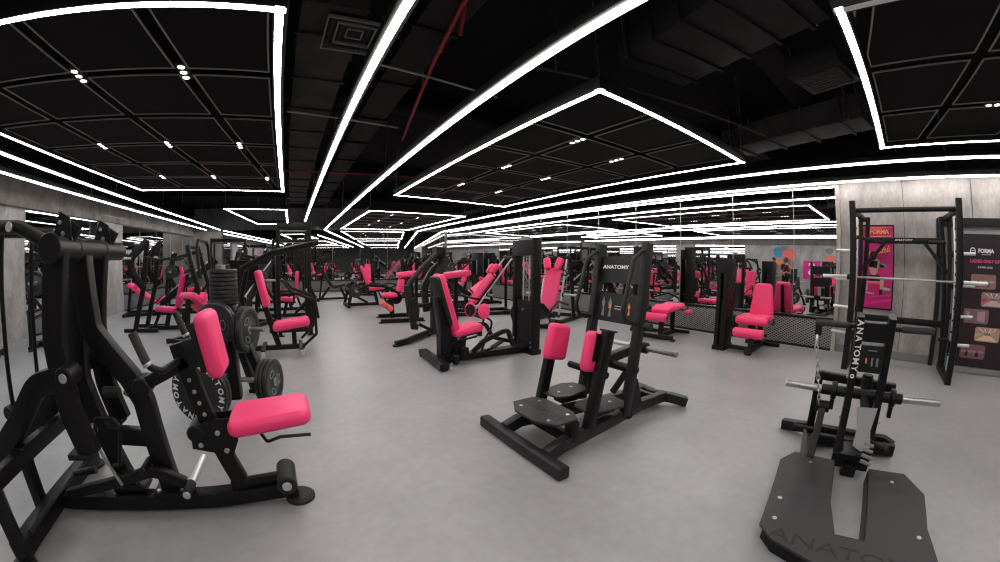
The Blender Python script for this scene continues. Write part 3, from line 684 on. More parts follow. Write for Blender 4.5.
# ---- belt squat machine (platform with a slot), axis at +9 degrees
def belt_squat():
    t = Thing('belt_squat_machine', 'belt squat machine with slotted grey floor platform, chain and two tall curved uprights', 'gym machine', (2.72, .09, 0), 9)
    S = V((0, 1, 0))
    w = [(-1.07, .36), (-1.18, .06), (-1.20, -.50), (-.96, -.49), (-.70, -.46), (-.34, -.49), (-.11, -.38), (-.12, -.13), (-.91, -.10), (-.91, .06), (-.61, .11), (-.09, .11), (-.08, .39), (-.24, .47), (-.98, .44)]
    p = t.part('platform', STEP, prism(w, .012, at((0, 0, .095))))
    t.part('platform_skirt', BLACK, prism([(a * .96 - .01, b * .95) for a, b in w], .088, at((0, 0, .044))), parent=p)
    t.part('platform_bolt', STEEL, bolts([(-.19, .27, .10), (-.70, .39, .10), (-.90, .38, .10), (-.25, -.28, .10), (-.79, -.40, .10)], (0, 0, 1), .014, .005), parent=p)
    t.part('engraving', RUBBER, text(TXT, at((-1.04, -.03, .1015), rot(rz=-93)), .125, .0008, 1.35), parent=p)
    for s, y in ((1, .105), (-1, -.105)):
        u = t.part('upright', BLACK, path([(-.02, y, .05), (.05, y, .30), (.075, y, .55), (.045, y, .80), (-.02, y, 1.03)], .05, .085, .3, S))
        if s > 0:
            P = [V((-.02, y, 1.03)), V((.045, y, .80)), V((.075, y, .55))]
            def letters(m):
                for k, ch in enumerate(TXT + 'o'):
                    u = .035 + .052 * k; d = (P[1] - P[0]).normalized(); L0 = (P[1] - P[0]).length
                    q, d = (P[0] + d * u, d) if u < L0 - .02 else (P[1] + (P[2] - P[1]).normalized() * (u - L0), (P[2] - P[1]).normalized())
                    n = V((0, 1, 0)).cross(d); n = n if n.x < 0 else -n
                    X = d; Z = n; Y = Z.cross(X)
                    m.mesh(text_mesh(ch, .058, .0008, .0012), Matrix.Translation(q + n * (.0435 + (.012 if 3 <= k <= 5 else .002))) @ Matrix(((X.x, Y.x, Z.x), (X.y, Y.y, Z.y), (X.z, Y.z, Z.z))).to_4x4())
            t.part('lettering', WHITE, letters, parent=u)
        t.part('bolt', STEEL, bolts([(.03, y + s * .034, .36), (.06, y + s * .034, .62)], (0, s, 0), .012, .006), parent=u)
    t.part('top_plate', BLACK, box((.0, 0, .93), (.05, .16, .12), rot(ry=-10)))
    sp = t.part('instruction_panel', SATIN, box((.005, 0, .76), (.03, .16, .17), rot(ry=-4)))
    t.part('exercise_diagram', ORANGE, box((-.012, .035, .75), (.004, .010, .035), rot(ry=-4)), parent=sp); t.part('exercise_diagram', GREYP, box((-.012, -.005, .745), (.004, .012, .055), rot(ry=-4)), box((-.012, -.04, .745), (.004, .014, .055), rot(ry=-4)), box((-.014, 0, .815), (.004, .06, .006), rot(ry=-4)), parent=sp)
    t.part('front_cross_plate', BLACK, box((-.03, 0, .09), (.05, .26, .09)), box((-.06, 0, .13), (.02, .20, .03)))
    t.part('base_beam', BLACK, bar((-.1, 0, .05), (.48, 0, .05), .10, .08, S)); t.part('base_beam', CHARC, bar((-.16, .30, .06), (.45, .33, .06), .09, .08, S))
    t.part('rear_foot_beam', BLACK, path([(.54, .56, .04), (.52, .48, .05), (.47, .36, .075), (.45, -.28, .075), (.42, -.36, .05)], .08, .075, .03, (0, 0, 1)), bar((.32, .34, .06), (.34, -.36, .06), .06, .08))
    t.part('brace', BLACK, bar((.44, .33, .08), (.30, .33, .55), .06, .08), bar((.30, .33, .55), (.30, -.25, .52), .06, .06), bar((.28, -.1, .5), (.45, -.1, .1), .06, .06))
    ax = t.part('weight_axle', BLACK, cyl((.12, -.28, .50), (.12, .30, .50), .036)); 
    for s in (-1, 1):
        h = t.part('plate_horn', STEEL, cyl((.12, s * .20, .50), (.12, s * .56, .505), .025)); t.part('horn_flange', BLACK, cyl((.12, s * .19, .50), (.12, s * .23, .50), .062), box((.12, s * .21, .41), (.04, .03, .08)), parent=h)
        g = t.part('support_handle', BLACK, tube([(.0, s * .12, .955), (.0, s * .40, .96)], .016, 0)); t.part('handle_grip', GRIP, cyl((.0, s * .18, .957), (.0, s * .40, .96), .021), parent=g)
    t.part('belt_lever', BLACK, path([(.12, 0, .50), (.05, -.02, .43), (-.05, -.03, .34), (-.14, -.05, .27)], .05, .06, .08, S))
    lv = t.part('lever_plate', GREYP, prism([(-.13, -.07), (-.12, .07), (.02, .05), (.13, .06), (.16, .0), (.13, -.055), (.02, -.04)], .014, at((-.10, -.03, .36), rot(ry=130, rz=0))), *[cyl((-.17 - .022 * k, -.11, .27 - .03 * k), (-.17 - .022 * k, -.04, .285 - .03 * k), .012) for k in range(4)])
    t.part('release_knob', RUBBER, cyl((-.08, -.05, .28), (-.12, -.20, .25), .012), cyl((-.12, -.195, .25), (-.125, -.215, .25), .026))
    t.part('release_knob', RUBBER, cyl((.02, .27, .245), (.01, .43, .25), .012), cyl((.01, .428, .25), (.01, .445, .25), .022))
    t.part('lock_post', BLACK, bar((-.10, .28, .09), (.12, .27, .38), .05, .06), cyl((.12, .22, .38), (.12, .32, .38), .04))
    t.part('damper', RUBBER, cyl((.20, -.02, .52), (.20, -.02, .60), .045), cyl((.20, -.02, .60), (.20, -.02, .615), .04))
    # block and ring at the end of the support handle, with the chain
    hb = t.part('handle_block', BLACK, box((.02, .375, .925), (.05, .045, .10)))
    t.part('ring', CHROME, loop([(.02 + .038 * cos(a), .38 + .01 * sin(a * 2) * 0, .845 + .038 * sin(a)) for a in [2 * pi * k / 18 for k in range(18)]], .008, 8), parent=hb)
    def chain(m):
        a, b = V((.02, .38, .81)), V((.10, .29, .36)); n = 13
        for k in range(n):
            c = a.lerp(b, (k + .5) / n); d = (b - a).normalized(); side = d.cross(V((0, 1, 0))).normalized() if k % 2 else V((0, 1, 0)) - d * d.y
            side.normalize(); h = (b - a).length / n * .72
            pts = []
            for q in range(12):
                an = 2 * pi * q / 12; pts.append(c + d * (h * cos(an)) + side * (.011 * sin(an)))
            m.sweep(pts, circ(.0042, 6), closed=True)
    t.part('chain', CHROME, chain)
    return t
belt_squat()

# ---- smith machine by the wall
def smith():
    t = Thing('smith_machine', 'black smith machine with barbell, tall posts and side pegs in front of the cement wall', 'gym machine', (6.1, -.15, 0))
    L = lambda x, y, z: V((x - 6.1, y + .15, z)); S = V((0, 1, 0))
    for y in (.55, -.90):
        s = 1 if y > 0 else -1; yr = y - s * .02
        t.part('front_post', BLACK, bar(L(5.66, y, 0), L(5.66, y, 2.18), .085, .085, S))
        t.part('rear_post', BLACK, bar(L(6.45, y - s * .04, .05), L(6.52, yr - s * .14, 2.06), .07, .09, S))
        t.part('side_foot_beam', BLACK, bar(L(5.62, y, .05), L(6.55, y - s * .04, .05), .085, .09, S))
        t.part('top_side_beam', BLACK, bar(L(5.66, y, 2.06), L(6.5, y - s * .10, 2.03), .06, .07, S))
        g = t.part('guide_rail', CHROME, cyl(L(5.90, y - s * .01, .12), L(6.0, y - s * .03, 2.04), .016, 12))
        t.part('lock_ring', SATIN, *[cyl(L(5.90 + .1 * z / 2, y - s * .012, z), L(5.90 + .1 * z / 2, y - s * .012, z + .03), .022, 12) for z in [.3 + .14 * k for k in range(12)]], parent=g)
        for k, z in enumerate((.38, .75, 1.15, 1.56)):
            h = t.part('plate_peg', CHROME, cyl(L(6.30 + .02 * z, y - s * .02, z), L(6.30 + .02 * z, y + s * .34, z + .01), .023, 14)); t.part('peg_flange', BLACK, cyl(L(6.30 + .02 * z, y - s * .02, z), L(6.30 + .02 * z, y + s * .02, z), .045), parent=h)
        t.part('peg_post', BLACK, bar(L(6.30, y - s * .03, .05), L(6.34, y - s * .06, 2.04), .06, .06, S))
        t.part('pull_up_handle', RUBBER, cyl(L(5.72, y - s * .04, 1.72), L(5.86, y - s * .40, 1.66), .024) if y > 0 else cyl(L(6.40, y + .1, 1.71), L(6.40, y + .36, 1.71), .022))
        t.part('gusset_brace', BLACK, bar(L(6.46, y - s * .06, 1.30), L(6.48, y - s * .42, 1.70), .05, .07, S))
        t.part('safety_catch', BLACK, box(L(5.86, y - s * .01, .42), (.10, .09, .14)), cyl(L(5.84, y - s * .05, .50), L(5.84, y - s * .20, .50), .02))
    t.part('top_cross_bar', BLACK, cyl(L(5.70, -.90, 2.06), L(5.70, .55, 2.06), .032))
    t.part('rear_cross_beam', BLACK, bar(L(6.50, -.78, 1.73), L(6.50, .44, 1.73), .05, .085))
    t.part('lettering', WHITE, text(TXT, at(L(6.47, -.16, 1.735), rot(rx=90, rz=-90)), .04, .001, 1.4), parent=None)
    t.part('mid_cross_beam', BLACK, bar(L(6.46, -.86, .62), L(6.46, .52, .62), .05, .09))
    b = t.part('barbell', STEEL, cyl(L(5.95, -1.08, 1.20), L(5.95, .76, 1.20), .0145, 16)); 
    for s, y in ((-1, -1.0), (1, .66)):
        t.part('sleeve', CHROME, cyl(L(5.95, y, 1.20), L(5.95, y + s * .36, 1.20), .025, 16), parent=b); t.part('sleeve_collar', BLACK, cyl(L(5.95, y - s * .06, 1.20), L(5.95, y, 1.20), .04), parent=b)
    return t
smith()

# ---- hip abductor with weight tower
def tower(t, c, sx, sy, hgt, window=True, rz=0, lit='stack'):
    """weight stack tower: two posts, cap, base, stack, guide rods, cable, shrouds"""
    R = at(c, rot(rz=rz)); q = lambda x, y, z: (R @ V((x, y, z)))
    for s in (-1, 1):
        t.part('tower_post', BLACK, lambda m, s=s: m.sweep([q(0, s * (sy / 2 - .035), 0), q(0, s * (sy / 2 - .035), hgt - .06)], rrect(sx, .07, .012), side=(R.to_3x3() @ V((1, 0, 0)))))
    t.part('tower_cap', BLACK, lambda m: m.sweep([q(0, 0, hgt - .22), q(0, 0, hgt)], rrect(sx + .012, sy + .01, .02), side=R.to_3x3() @ V((1, 0, 0))))
    t.part('tower_base', BLACK, lambda m: m.sweep([q(0, 0, 0), q(0, 0, .07)], rrect(sx + .03, sy + .03, .01), side=R.to_3x3() @ V((1, 0, 0))))
    n = 14
    st = t.part('stack_plate', SATIN, *[(lambda m, k=k: m.sweep([q(0, 0, .09 + k * .047), q(0, 0, .09 + k * .047 + .042)], rrect(sx * .62, sy - .16, .006), side=R.to_3x3() @ V((1, 0, 0)))) for k in range(n)], split=True)
    t.part('selector_pin', CHROME, lambda m: cyl(q(-sx * .31, 0, .62), q(-sx * .31 - .03, 0, .62), .014)(m), parent=st)
    t.part('guide_rod', CHROME, *[cyl(q(0, s * .07, .08), q(0, s * .07, hgt - .2), .011, 10) for s in (-1, 1)])
    t.part('cable', STEEL, lambda m: cyl(q(0, 0, .74), q(0, 0, hgt - .2), .004, 6)(m))
    t.part('shroud', SATIN, lambda m: m.sweep([q(sx * .36, 0, .08), q(sx * .36, 0, .80)], rrect(.01, sy - .13, .002), side=R.to_3x3() @ V((1, 0, 0))))
    t.part('tower_bolt', STEEL, bolts([q(-sx / 2, s * (sy / 2 - .05), z) for s in (-1, 1) for z in (.10, .17)], R.to_3x3() @ V((-1, 0, 0)), .014, .008))
def abductor():
    t = Thing('hip_abductor_machine', 'pink seated hip abductor machine with round thigh pads facing its weight tower', 'gym machine', (2.35, 4.3, 0))
    L = lambda x, y, z: V((x - 2.35, y - 4.3, z)); lp = lambda ps: [L(*p) for p in ps]; S = V((0, 1, 0))
    tower(t, L(3.10, 4.28, 0), .13, .52, 1.60)
    t.part('tower_top', GREYP, lathe([(0, .05), (.07, .045), (.10, .0), (0, 0)], at(L(3.10, 4.30, 1.60)), 18))
    t.part('base_beam', BLACK, bar(L(1.75, 4.28, .06), L(3.10, 4.28, .06), .16, .08, S)); t.part('front_foot_beam', BLACK, bar(L(1.66, 3.88, .06), L(1.70, 4.74, .06), .12, .07))
    for y in (3.93, 4.70): t.part('base_foot', RUBBER, cyl(L(1.68, y, 0), L(1.68, y, .03), .045))
    t.part('seat_column', BLACK, bar(L(1.86, 4.28, .08), L(1.76, 4.28, .86), .16, .12, S), prism([(-.10, 0), (.22, .16), (.20, .24), (-.10, .3)], .14, XZ(4.28 - 4.3) @ Matrix.Translation((-.5, .08, 0))), bar(L(2.05, 4.28, .1), L(2.08, 4.28, .34), .10, .10, S))
    t.part('back_shell', SATIN, pad(L(1.785, 4.28, .80), (.64, .31, .05), BK(74), r=.015, crown=.0, taper=.88))
    t.part('back_pad', PINK, pad(L(1.85, 4.28, .77), (.76, .33, .08), BK(74), r=.03, taper=.86))
    t.part('seat_frame', BLACK, bar(L(1.88, 4.28, .31), L(2.32, 4.28, .38), .12, .05, S), bolts(lp([(1.95, 4.10, .33)]), (0, -1, 0), .02, .01))
    t.part('seat_pad', PINK, pad(L(2.12, 4.28, .415), (.42, .40, .09), rot(ry=-9), r=.032, taper=.84))
    for s in (-1, 1):
        y = 4.28 + s * .20
        a = t.part('thigh_lever', BLACK, path(lp([(2.10, y + s * .06, .16), (2.24, y + s * .10, .30), (2.50, y + s * .12, .40), (2.60, y + s * .10, .40), (2.70, y + s * .06, .20), (2.95, y, .13)]), .05, .055, .05, S))
        t.part('pad_stem', BLACK, tube(lp([(2.26, y + s * .08, .32), (2.38, 4.05 if s < 0 else 4.3, .42), (2.38, 4.02 if s < 0 else 4.22, .54), ((2.28, 4.04, .60) if s < 0 else (2.18, 4.18, .61))]), .014, .06, 10))
        pc = L(2.15, 4.17, .68) if s > 0 else L(2.27, 4.03, .67); D = (V((.62, .78, 0)) if s > 0 else V((-.55, -.83, .05))).normalized()
        F = Matrix.Translation(pc) @ D.to_track_quat('Z', 'Y').to_matrix().to_4x4()
        k = t.part('thigh_pad', PINK, lambda m, F=F: m.lathe([(0, -.028), (.06, -.028), (.082, -.018), (.088, 0), (.082, .022), (.06, .032), (0, .034)], F @ Matrix.Diagonal((.85, 1.12, 1, 1)), 28))
        t.part('pad_backing', SATIN, lathe([(0, -.04), (.066, -.04), (.07, -.028), (0, -.028)], F @ Matrix.Diagonal((.9, 1.1, 1, 1)), 24), parent=k)
        t.part('foot_rest', CHARC, box(L(2.52, 4.28 + s * .16, .20), (.16, .10, .02), rot(ry=-25))); t.part('foot_rest_arm', BLACK, bar(L(2.52, 4.28 + s * .16, .18), L(2.4, 4.28 + s * .05, .09), .03, .03))
        t.part('pivot_housing', BLACK, cyl(L(2.02, y - .0, .07), L(2.02, y, .22), .055), cyl(L(1.88, y + s * .04, .03), L(1.88, y + s * .04, .15), .04))
        t.part('seat_handle', BLACK, tube(lp([(1.95, 4.28 + s * .18, .32), (2.0, 4.28 + s * .26, .34), (2.16, 4.28 + s * .26, .36)]), .014, .04, 10))
    return t
abductor()

# ---- leg extension beside the mirror wall, faces the room
def leg_extension():
    t = Thing('leg_extension_machine', 'pink leg extension machine with ankle roller, its back close to the mirror wall', 'gym machine', (5.9, 2.0, 0), 184)
    tower(t, (.20, -.50, 0), .36, .18, 1.40)
    S = V((0, 1, 0))
    t.part('base_beam', BLACK, bar((-.5, 0, .05), (.42, 0, .05), .07, .07, S), bar((.2, 0, .05), (.2, -.5, .05), .06, .06), bar((-.45, -.3, .04), (-.45, .3, .04), .06, .06))
    t.part('front_foot', RUBBER, cyl((.40, 0, 0), (.40, 0, .035), .055), box((.40, 0, .06), (.13, .10, .05)))
    t.part('seat_column', BLACK, bar((.30, 0, .05), (.24, 0, .48), .07, .09, S), bar((-.2, 0, .05), (-.22, 0, .5), .07, .09, S))
    t.part('back_pad', PINK, pad((-.24, 0, .77), (.52, .42, .09), BK(80), r=.035, taper=.68))
    t.part('back_frame', BLACK, bar((-.24, 0, .42), (-.34, 0, .98), .06, .06, S))
    t.part('seat_pad', PINK, pad((.05, 0, .515), (.56, .46, .09), rot(ry=-3), r=.04))
    t.part('thigh_roll', PINK, cyl((.36, -.25, .50), (.36, .25, .50), .062, 22, .4)); t.part('ankle_roller', PINK, cyl((.47, -.24, .33), (.47, .24, .33), .072, 22, .3))
    t.part('roller_arm', BLACK, bar((.30, -.02, .44), (.47, -.02, .33), .05, .05, S), cyl((.46, -.28, .33), (.46, .28, .33), .02))
    t.part('pivot_disc', BLACK, cyl((.22, -.34, .44), (.22, -.27, .44), .11)); t.part('pivot_cap', CHROME, cyl((.22, -.355, .44), (.22, -.34, .44), .04), label='chrome pivot cap')
    for s in (-1, 1): t.part('side_handle', BLACK, tube([(.0, s * .22, .44), (.05, s * .30, .44), (.20, s * .31, .50), (.24, s * .30, .54)], .014, .05, 10))
    t.part('adjuster_knob', ORANGE, cyl((.10, -.33, .40), (.10, -.37, .40), .02))
    return t
leg_extension()
def leg_curl():
    t = Thing('leg_curl_machine', 'pink lying leg curl machine with raised bench and dark weight tower, before the mirror wall', 'gym machine', (5.75, 3.80, 0), 190)
    S = V((0, 1, 0))
    tower(t, (-.22, -.50, 0), .30, .22, 1.62)
    t.part('base_beam', BLACK, bar((-.45, .15, .05), (.35, .15, .05), .07, .07, S), bar((-.2, .15, .05), (-.2, -.5, .05), .06, .06), bar((.34, -.2, .05), (.34, .42, .05), .07, .07), bar((-.42, -.1, .05), (-.42, .45, .05), .06, .06))
    for y in (-.2, .42): t.part('base_foot', RUBBER, cyl((.34, y, 0), (.34, y, .03), .05))
    t.part('bench_post', BLACK, bar((.25, .15, .05), (.22, .15, .455), .07, .09, S), bar((-.30, .15, .05), (-.28, .15, .455), .07, .09, S))
    t.part('bench_frame', BLACK, bar((-.42, .15, .455), (.34, .15, .455), .07, .05, S))
    t.part('bench_pad', PINK, pad((-.18, .15, .52), (.52, .40, .085), rot(ry=4), r=.03, taper=.9), pad((.20, .15, .51), (.30, .40, .085), rot(ry=12), r=.03, taper=.85))
    for s in (-1, 1): t.part('elbow_pad', PINK, pad((-.42, .15 + s * .26, .42), (.2, .12, .06), r=.025))
    t.part('ankle_roller', PINK, cyl((.46, -.06, .40), (.46, .34, .40), .07, 22, .3)); t.part('roller_cap', STEEL, cyl((.46, -.068, .40), (.46, -.06, .40), .04))
    t.part('roller_arm', BLACK, bar((.24, -.08, .46), (.46, -.08, .40), .05, .05, S), cyl((.46, -.1, .40), (.46, .36, .40), .018)); t.part('pivot_disc', BLACK, cyl((.2, -.14, .46), (.2, -.10, .46), .10))
    for s in (-1, 1): t.part('hand_grip', BLACK, tube([(-.35, .15 + s * .15, .46), (-.52, .15 + s * .2, .44), (-.56, .15 + s * .2, .54)], .014, .04, 10))
    return t
leg_curl()

# ---- weight plate tree with plates
def plate_mesh(r, th, big):
    prof = [(.026, -th / 2), (.055, -th / 2), (.062, -th * .38), (r * .70, -th * .30), (r * .76, -th / 2), (r * .95, -th / 2), (r, -th * .36), (r, th * .36), (r * .95, th / 2), (r * .76, th / 2), (r * .70, th * .30), (.062, th * .38), (.055, th / 2), (.026, th / 2), (.026, -th / 2)]
    return prof
def weight_plate(label, c, d, r, th, kg=None, group='weight plates on the plate tree', letters=True):
    M = frame_z(V((0, 0, 0)), V(d))
    o = make('weight_plate', PLATEM, [lathe(plate_mesh(r, th, True), M, 40)])
    o.location = c; tag(o, label, 'weight plate', group)
    make('plate_hub', STEEL, [lathe([(.0255, -th * .52), (.038, -th * .52), (.038, th * .53), (.0255, th * .53), (.0255, -th * .52)], M, 24)], o)
    if not letters and r > .15:
        z = M @ Matrix.Translation((0, 0, th * .32))
        for k in range(3):
            a = 2 * pi * k / 3; F = z @ Matrix.Rotation(a, 4, 'Z') @ Matrix.Translation((r * .45, 0, 0)) @ Matrix.Diagonal((.75, 1.25, 1, 1))
            make('grip_rim', STEEL, [lathe([(r * .15, 0), (r * .19, 0), (r * .19, .004), (r * .15, .004), (r * .15, 0)], F, 18)], o)
    if letters:
        z = M @ Matrix.Translation((0, 0, th * .5))
        ops = [arc_text(TXT, z, r * .83, r * .26, 205, 18, .0008, .002), arc_text(TXT, z, r * .83, r * .26, 25, 18, .0008, .002)]
        if kg: ops += [arc_text(kg, z, r * .83, r * .26, 115, 16, .0008, .002), arc_text(kg, z, r * .83, r * .26, -65, 16, .0008, .002)]
        make('lettering', WHITE, ops, o)
    return o
def plate_tree():
    X, Y = -.62, 3.5
    t = Thing('plate_tree', 'black plate tree behind the rowing machine, loaded with round plates', 'plate rack', (X, Y, 0))
    t.part('mast', BLACK, lambda m: m.sweep([V((0, 0, .10)), V((0, 0, .55)), V((0, 0, .95))], rrect(.17, .17, .02), side=V((1, 0, 0))))
    e0 = V((cos(radians(-22)), sin(radians(-22)), 0)); e1 = V((cos(radians(-108)), sin(radians(-108)), 0))
    for a in (-22, 68, 158, 248):
        e = V((cos(radians(a)), sin(radians(a)), 0))
        l = t.part('leg', BLACK, bar(e * .07 + V((0, 0, .92)), e * .44 + V((0, 0, .04)), .075, .075, side=V((-e.y, e.x, 0))))
        t.part('leg_foot', BLACK, box(e * .45 + V((0, 0, .02)), (.12, .10, .04), rot(rz=a)), parent=l)
    pegs = [(e0, .72, .36, .07), (e0, .27, .42, .30), (e1, .79, .38, .07), (e1, .33, .62, .26)]
    for e, z, ln, st in pegs:
        h = t.part('plate_peg', STEEL, cyl(e * .06 + V((0, 0, z)), e * (ln + .03) + V((0, 0, z + .01)), .023)); t.part('peg_stop', BLACK, cyl(e * st + V((0, 0, z)), e * (st + .03) + V((0, 0, z)), .05), parent=h)
    t.part('top_peg', STEEL, cyl((0, 0, .95), (0, 0, 1.275), .022)); t.part('top_plate', BLACK, cyl((0, 0, .94), (0, 0, .965), .13))
    for k in range(8):
        weight_plate(['lowest', 'second from the bottom', 'third from the bottom', 'fourth from the bottom', 'fourth from the top', 'third from the top', 'second from the top', 'topmost'][k] + ' small plate in the flat pile on the plate tree', (X, Y, .983 + .0345 * k), (0, 0, 1), .128, .0325, letters=False, group='small plates piled on the plate tree')
    def onpeg(e, z, u0, r, th, names, kg):
        u = u0
        for i, nm in enumerate(names):
            c = V((X, Y, z)) + e * (u + th / 2); weight_plate(nm, c, e, r, th, kg, letters=(i == len(names) - 1 and e is e1 and z < .5)); u += th + .002
    onpeg(e0, .722, .16, .20, .045, ['plate against the mast on the upper chrome peg facing the pink seats', 'outermost plate on the upper chrome peg facing the pink seats'], '10')
    onpeg(e0, .272, .335, .195, .038, ['innermost of three plates low on the tree', 'middle of three plates low on the tree', 'outermost of three plates low on the tree'], '10')
    onpeg(e1, .792, .13, .185, .040, ['inner plate on the high peg, half hidden by the chest pad', 'outer plate on the high peg, half hidden by the chest pad'], '10')
    onpeg(e1, .335, .48, .25, .052, ['big plate behind the lettered one, low on the tree', 'big plate lettered ANATOMY 20 behind the chest pad'], '20')
plate_tree()

# ---- poster and banner on the cement wall
def poster():
    t = Thing('poster', 'magenta framed poster of a seated woman lifting weights, with orange lettering', 'poster', (6.78, .295, 1.35))
    t.part('poster_frame', BLACK, lambda m: m.sweep([V((0, .30, .62)), V((0, .30, -.62)), V((0, -.30, -.62)), V((0, -.30, .62))], rrect(.03, .02, .003), side=V((1, 0, 0)), closed=True))
    p = t.part('poster_print', MAGENTA, box((-.002, 0, 0), (.012, .59, 1.23), r=.001))
    M = at((-.0095, 0, 0), rot(rx=90, rz=-90))            # x to the viewer's right, y up
    Q = lambda pts: prism(pts, .002, M)
    t.part('lettering', YELLOW, text('FORMA', M @ Matrix.Translation((.065, .525, .0)), .092, .001, 1.0, .003), text('Beautiful', M @ Matrix.Translation((.045, .235, 0)) @ rot(rz=12), .125, .001, .9, .002),
           Q([(-.27, .44), (.25, .46), (.25, .47), (-.27, .45)]), Q([(-.28, .60), (-.20, .56), (-.20, .49), (-.28, .45)]), parent=p)
    t.part('top_band', CORAL, Q([(-.28, .595), (.28, .595), (.10, .575), (-.12, .575)]), parent=p)
    def ell(x, y, a, b, n=16, r=0): return [(x + a * cos(2 * pi * k / n) * cos(r) - b * sin(2 * pi * k / n) * sin(r), y + a * cos(2 * pi * k / n) * sin(r) + b * sin(2 * pi * k / n) * cos(r)) for k in range(n)]
    t.part('printed_figure', SKINP, Q(ell(-.02, .02, .075, .15)), Q([(.03, .06), (.09, -.01), (.15, -.01), (.15, .03), (.10, .04), (.05, .12)]), Q([(.02, -.17), (.16, -.16), (.14, -.33), (.09, -.33), (.09, -.22), (.02, -.22)]), Q(ell(-.02, .16, .035, .045)), parent=p, split=True)
    t.part('printed_clothes', CLOTHK, *[prism(q, .003, M) for q in (ell(-.03, .17, .06, .07), ell(-.06, .09, .03, .10), [(-.10, .08), (.04, .09), (.03, -.02), (-.10, 0)], [(-.12, -.12), (.08, -.12), (.09, -.21), (-.12, -.21)], [(.08, -.33), (.14, -.33), (.13, -.41), (.08, -.41)])], parent=p, split=True)
    t.part('printed_bench', CORAL, Q([(-.24, -.21), (.10, -.22), (.10, -.245), (-.24, -.24)]), parent=p)
    t.part('printed_machine', GOLD, Q([(-.18, -.25), (-.11, -.25), (-.11, -.36), (-.18, -.36)]), Q([(-.26, -.36), (.0, -.39), (.0, -.41), (-.26, -.385)]), Q([(.12, -.29), (.26, -.31), (.26, -.34), (.12, -.34)]), Q(ell(.12, .02, .06, .035)), parent=p, split=True)
    t.part('printed_sweep', NEONP, Q([(-.28, -.60), (.28, -.50), (.28, -.46), (-.28, -.55)]), Q([(-.28, -.48), (.28, -.42), (.28, -.40), (-.28, -.46)]), parent=p, split=True)
poster()
def banner():
    t = Thing('roll_up_banner', 'dark roll-up banner with club lettering and five photos beside the smith machine', 'banner', (6.55, -1.50, 0))
    t.part('banner_base', ALU, box((0, 0, .045), (.16, .84, .07), r=.02)); t.part('top_rail', ALU, box((0, 0, 1.86), (.03, .84, .035)))
    t.part('support_pole', STEEL, cyl((.05, 0, .06), (.02, 0, 1.86), .012, 10))
    p = t.part('banner_print', BANNERM, box((0, 0, .96), (.006, .80, 1.78), r=.001))
    M = at((-.0045, 0, .96), rot(rx=90, rz=-90))
    t.part('lettering', WHITE, text('FORMA', M @ Matrix.Translation((-.05, .66, 0)), .075, .0008, 1.0, .003), text('LADIES FITNESS', M @ Matrix.Translation((-.05, .615, 0)), .02, .0008, 1.1), text('SUMMER OFFER', M @ Matrix.Translation((-.06, .445, 0)), .034, .0008, 1.0), lathe([(.045, 0), (.062, 0), (.062, .001), (.045, .001), (.045, 0)], M @ Matrix.Translation((-.26, .66, .0005)) @ Matrix.Scale(.72, 4), 20), prism([(-.29, .655), (-.23, .665), (-.23, .673), (-.29, .663)], .002, M), parent=p)
    t.part('pink_lettering', PINKP, text('LADIES ONLY GYM', M @ Matrix.Translation((-.04, .525, 0)), .056, .0008, 1.1, .002), parent=p)
    rooms = [(-.08, .26), (.10, .03), (-.16, -.20), (.05, -.43), (-.15, -.67)]
    tones = [((.30, .16, .13), (.50, .33, .27)), ((.33, .20, .19), (.62, .45, .42)), ((.24, .13, .15), (.45, .30, .33)), ((.50, .30, .19), (.80, .56, .40)), ((.22, .10, .12), (.42, .24, .28))]
    for i, (x, y) in enumerate(rooms):
        a, b = .20, .095
        q = [(x + sx * (a - r) + r * cos(an) * 1, y + sy * (b - r) + r * sin(an)) for sx, sy, a0 in ((1, 1, 0), (-1, 1, 90), (-1, -1, 180), (1, -1, 270)) for an in [radians(a0 + 30 * k) for k in range(4)] for r in (.03,)]
        m0 = mat('photo_tone_%d' % i, tones[i][0], .5); m1 = mat('photo_light_%d' % i, tones[i][1], .5)
        ph = t.part('room_photo', m0, prism(q, .003, M), parent=p)
        o = lambda pts, m: make('photo_detail', m, [prism([(x + u * a, y + v * b) for u, v in pts], .0042, M)], p)
        if i in (1, 3): o([(-.9, -.85), (-.22, -.1), (.22, -.1), (.9, -.85)], m1); [o([(u, .85), (u + .1, .85), (u * .3 + .02, .2), (u * .3, .2)], WHITE) for u in (-.75, -.3, .2, .65)]; o([(-.22, -.1), (.22, -.1), (.22, .2), (-.22, .2)], CLOTHG); o([(-.95, -.4), (-.5, -.15), (-.5, .1), (-.95, .1)], PINKD if i == 1 else GOLD)
        elif i == 2: o([(-.8, -.8), (-.8, .7), (-.5, .5), (-.5, -.5)], m1); o([(.1, -.6), (.1, .6), (.7, .8), (.7, -.8)], m1)
        else: o([(-.9, -.2), (.9, -.1), (.9, .15), (-.9, .1)], m1); o([(-.6, -.7), (-.5, .1), (-.35, .1), (-.4, -.7)], CLOTHK); o([(.2, -.7), (.3, .1), (.45, .1), (.5, -.7)], CLOTHK)
banner()
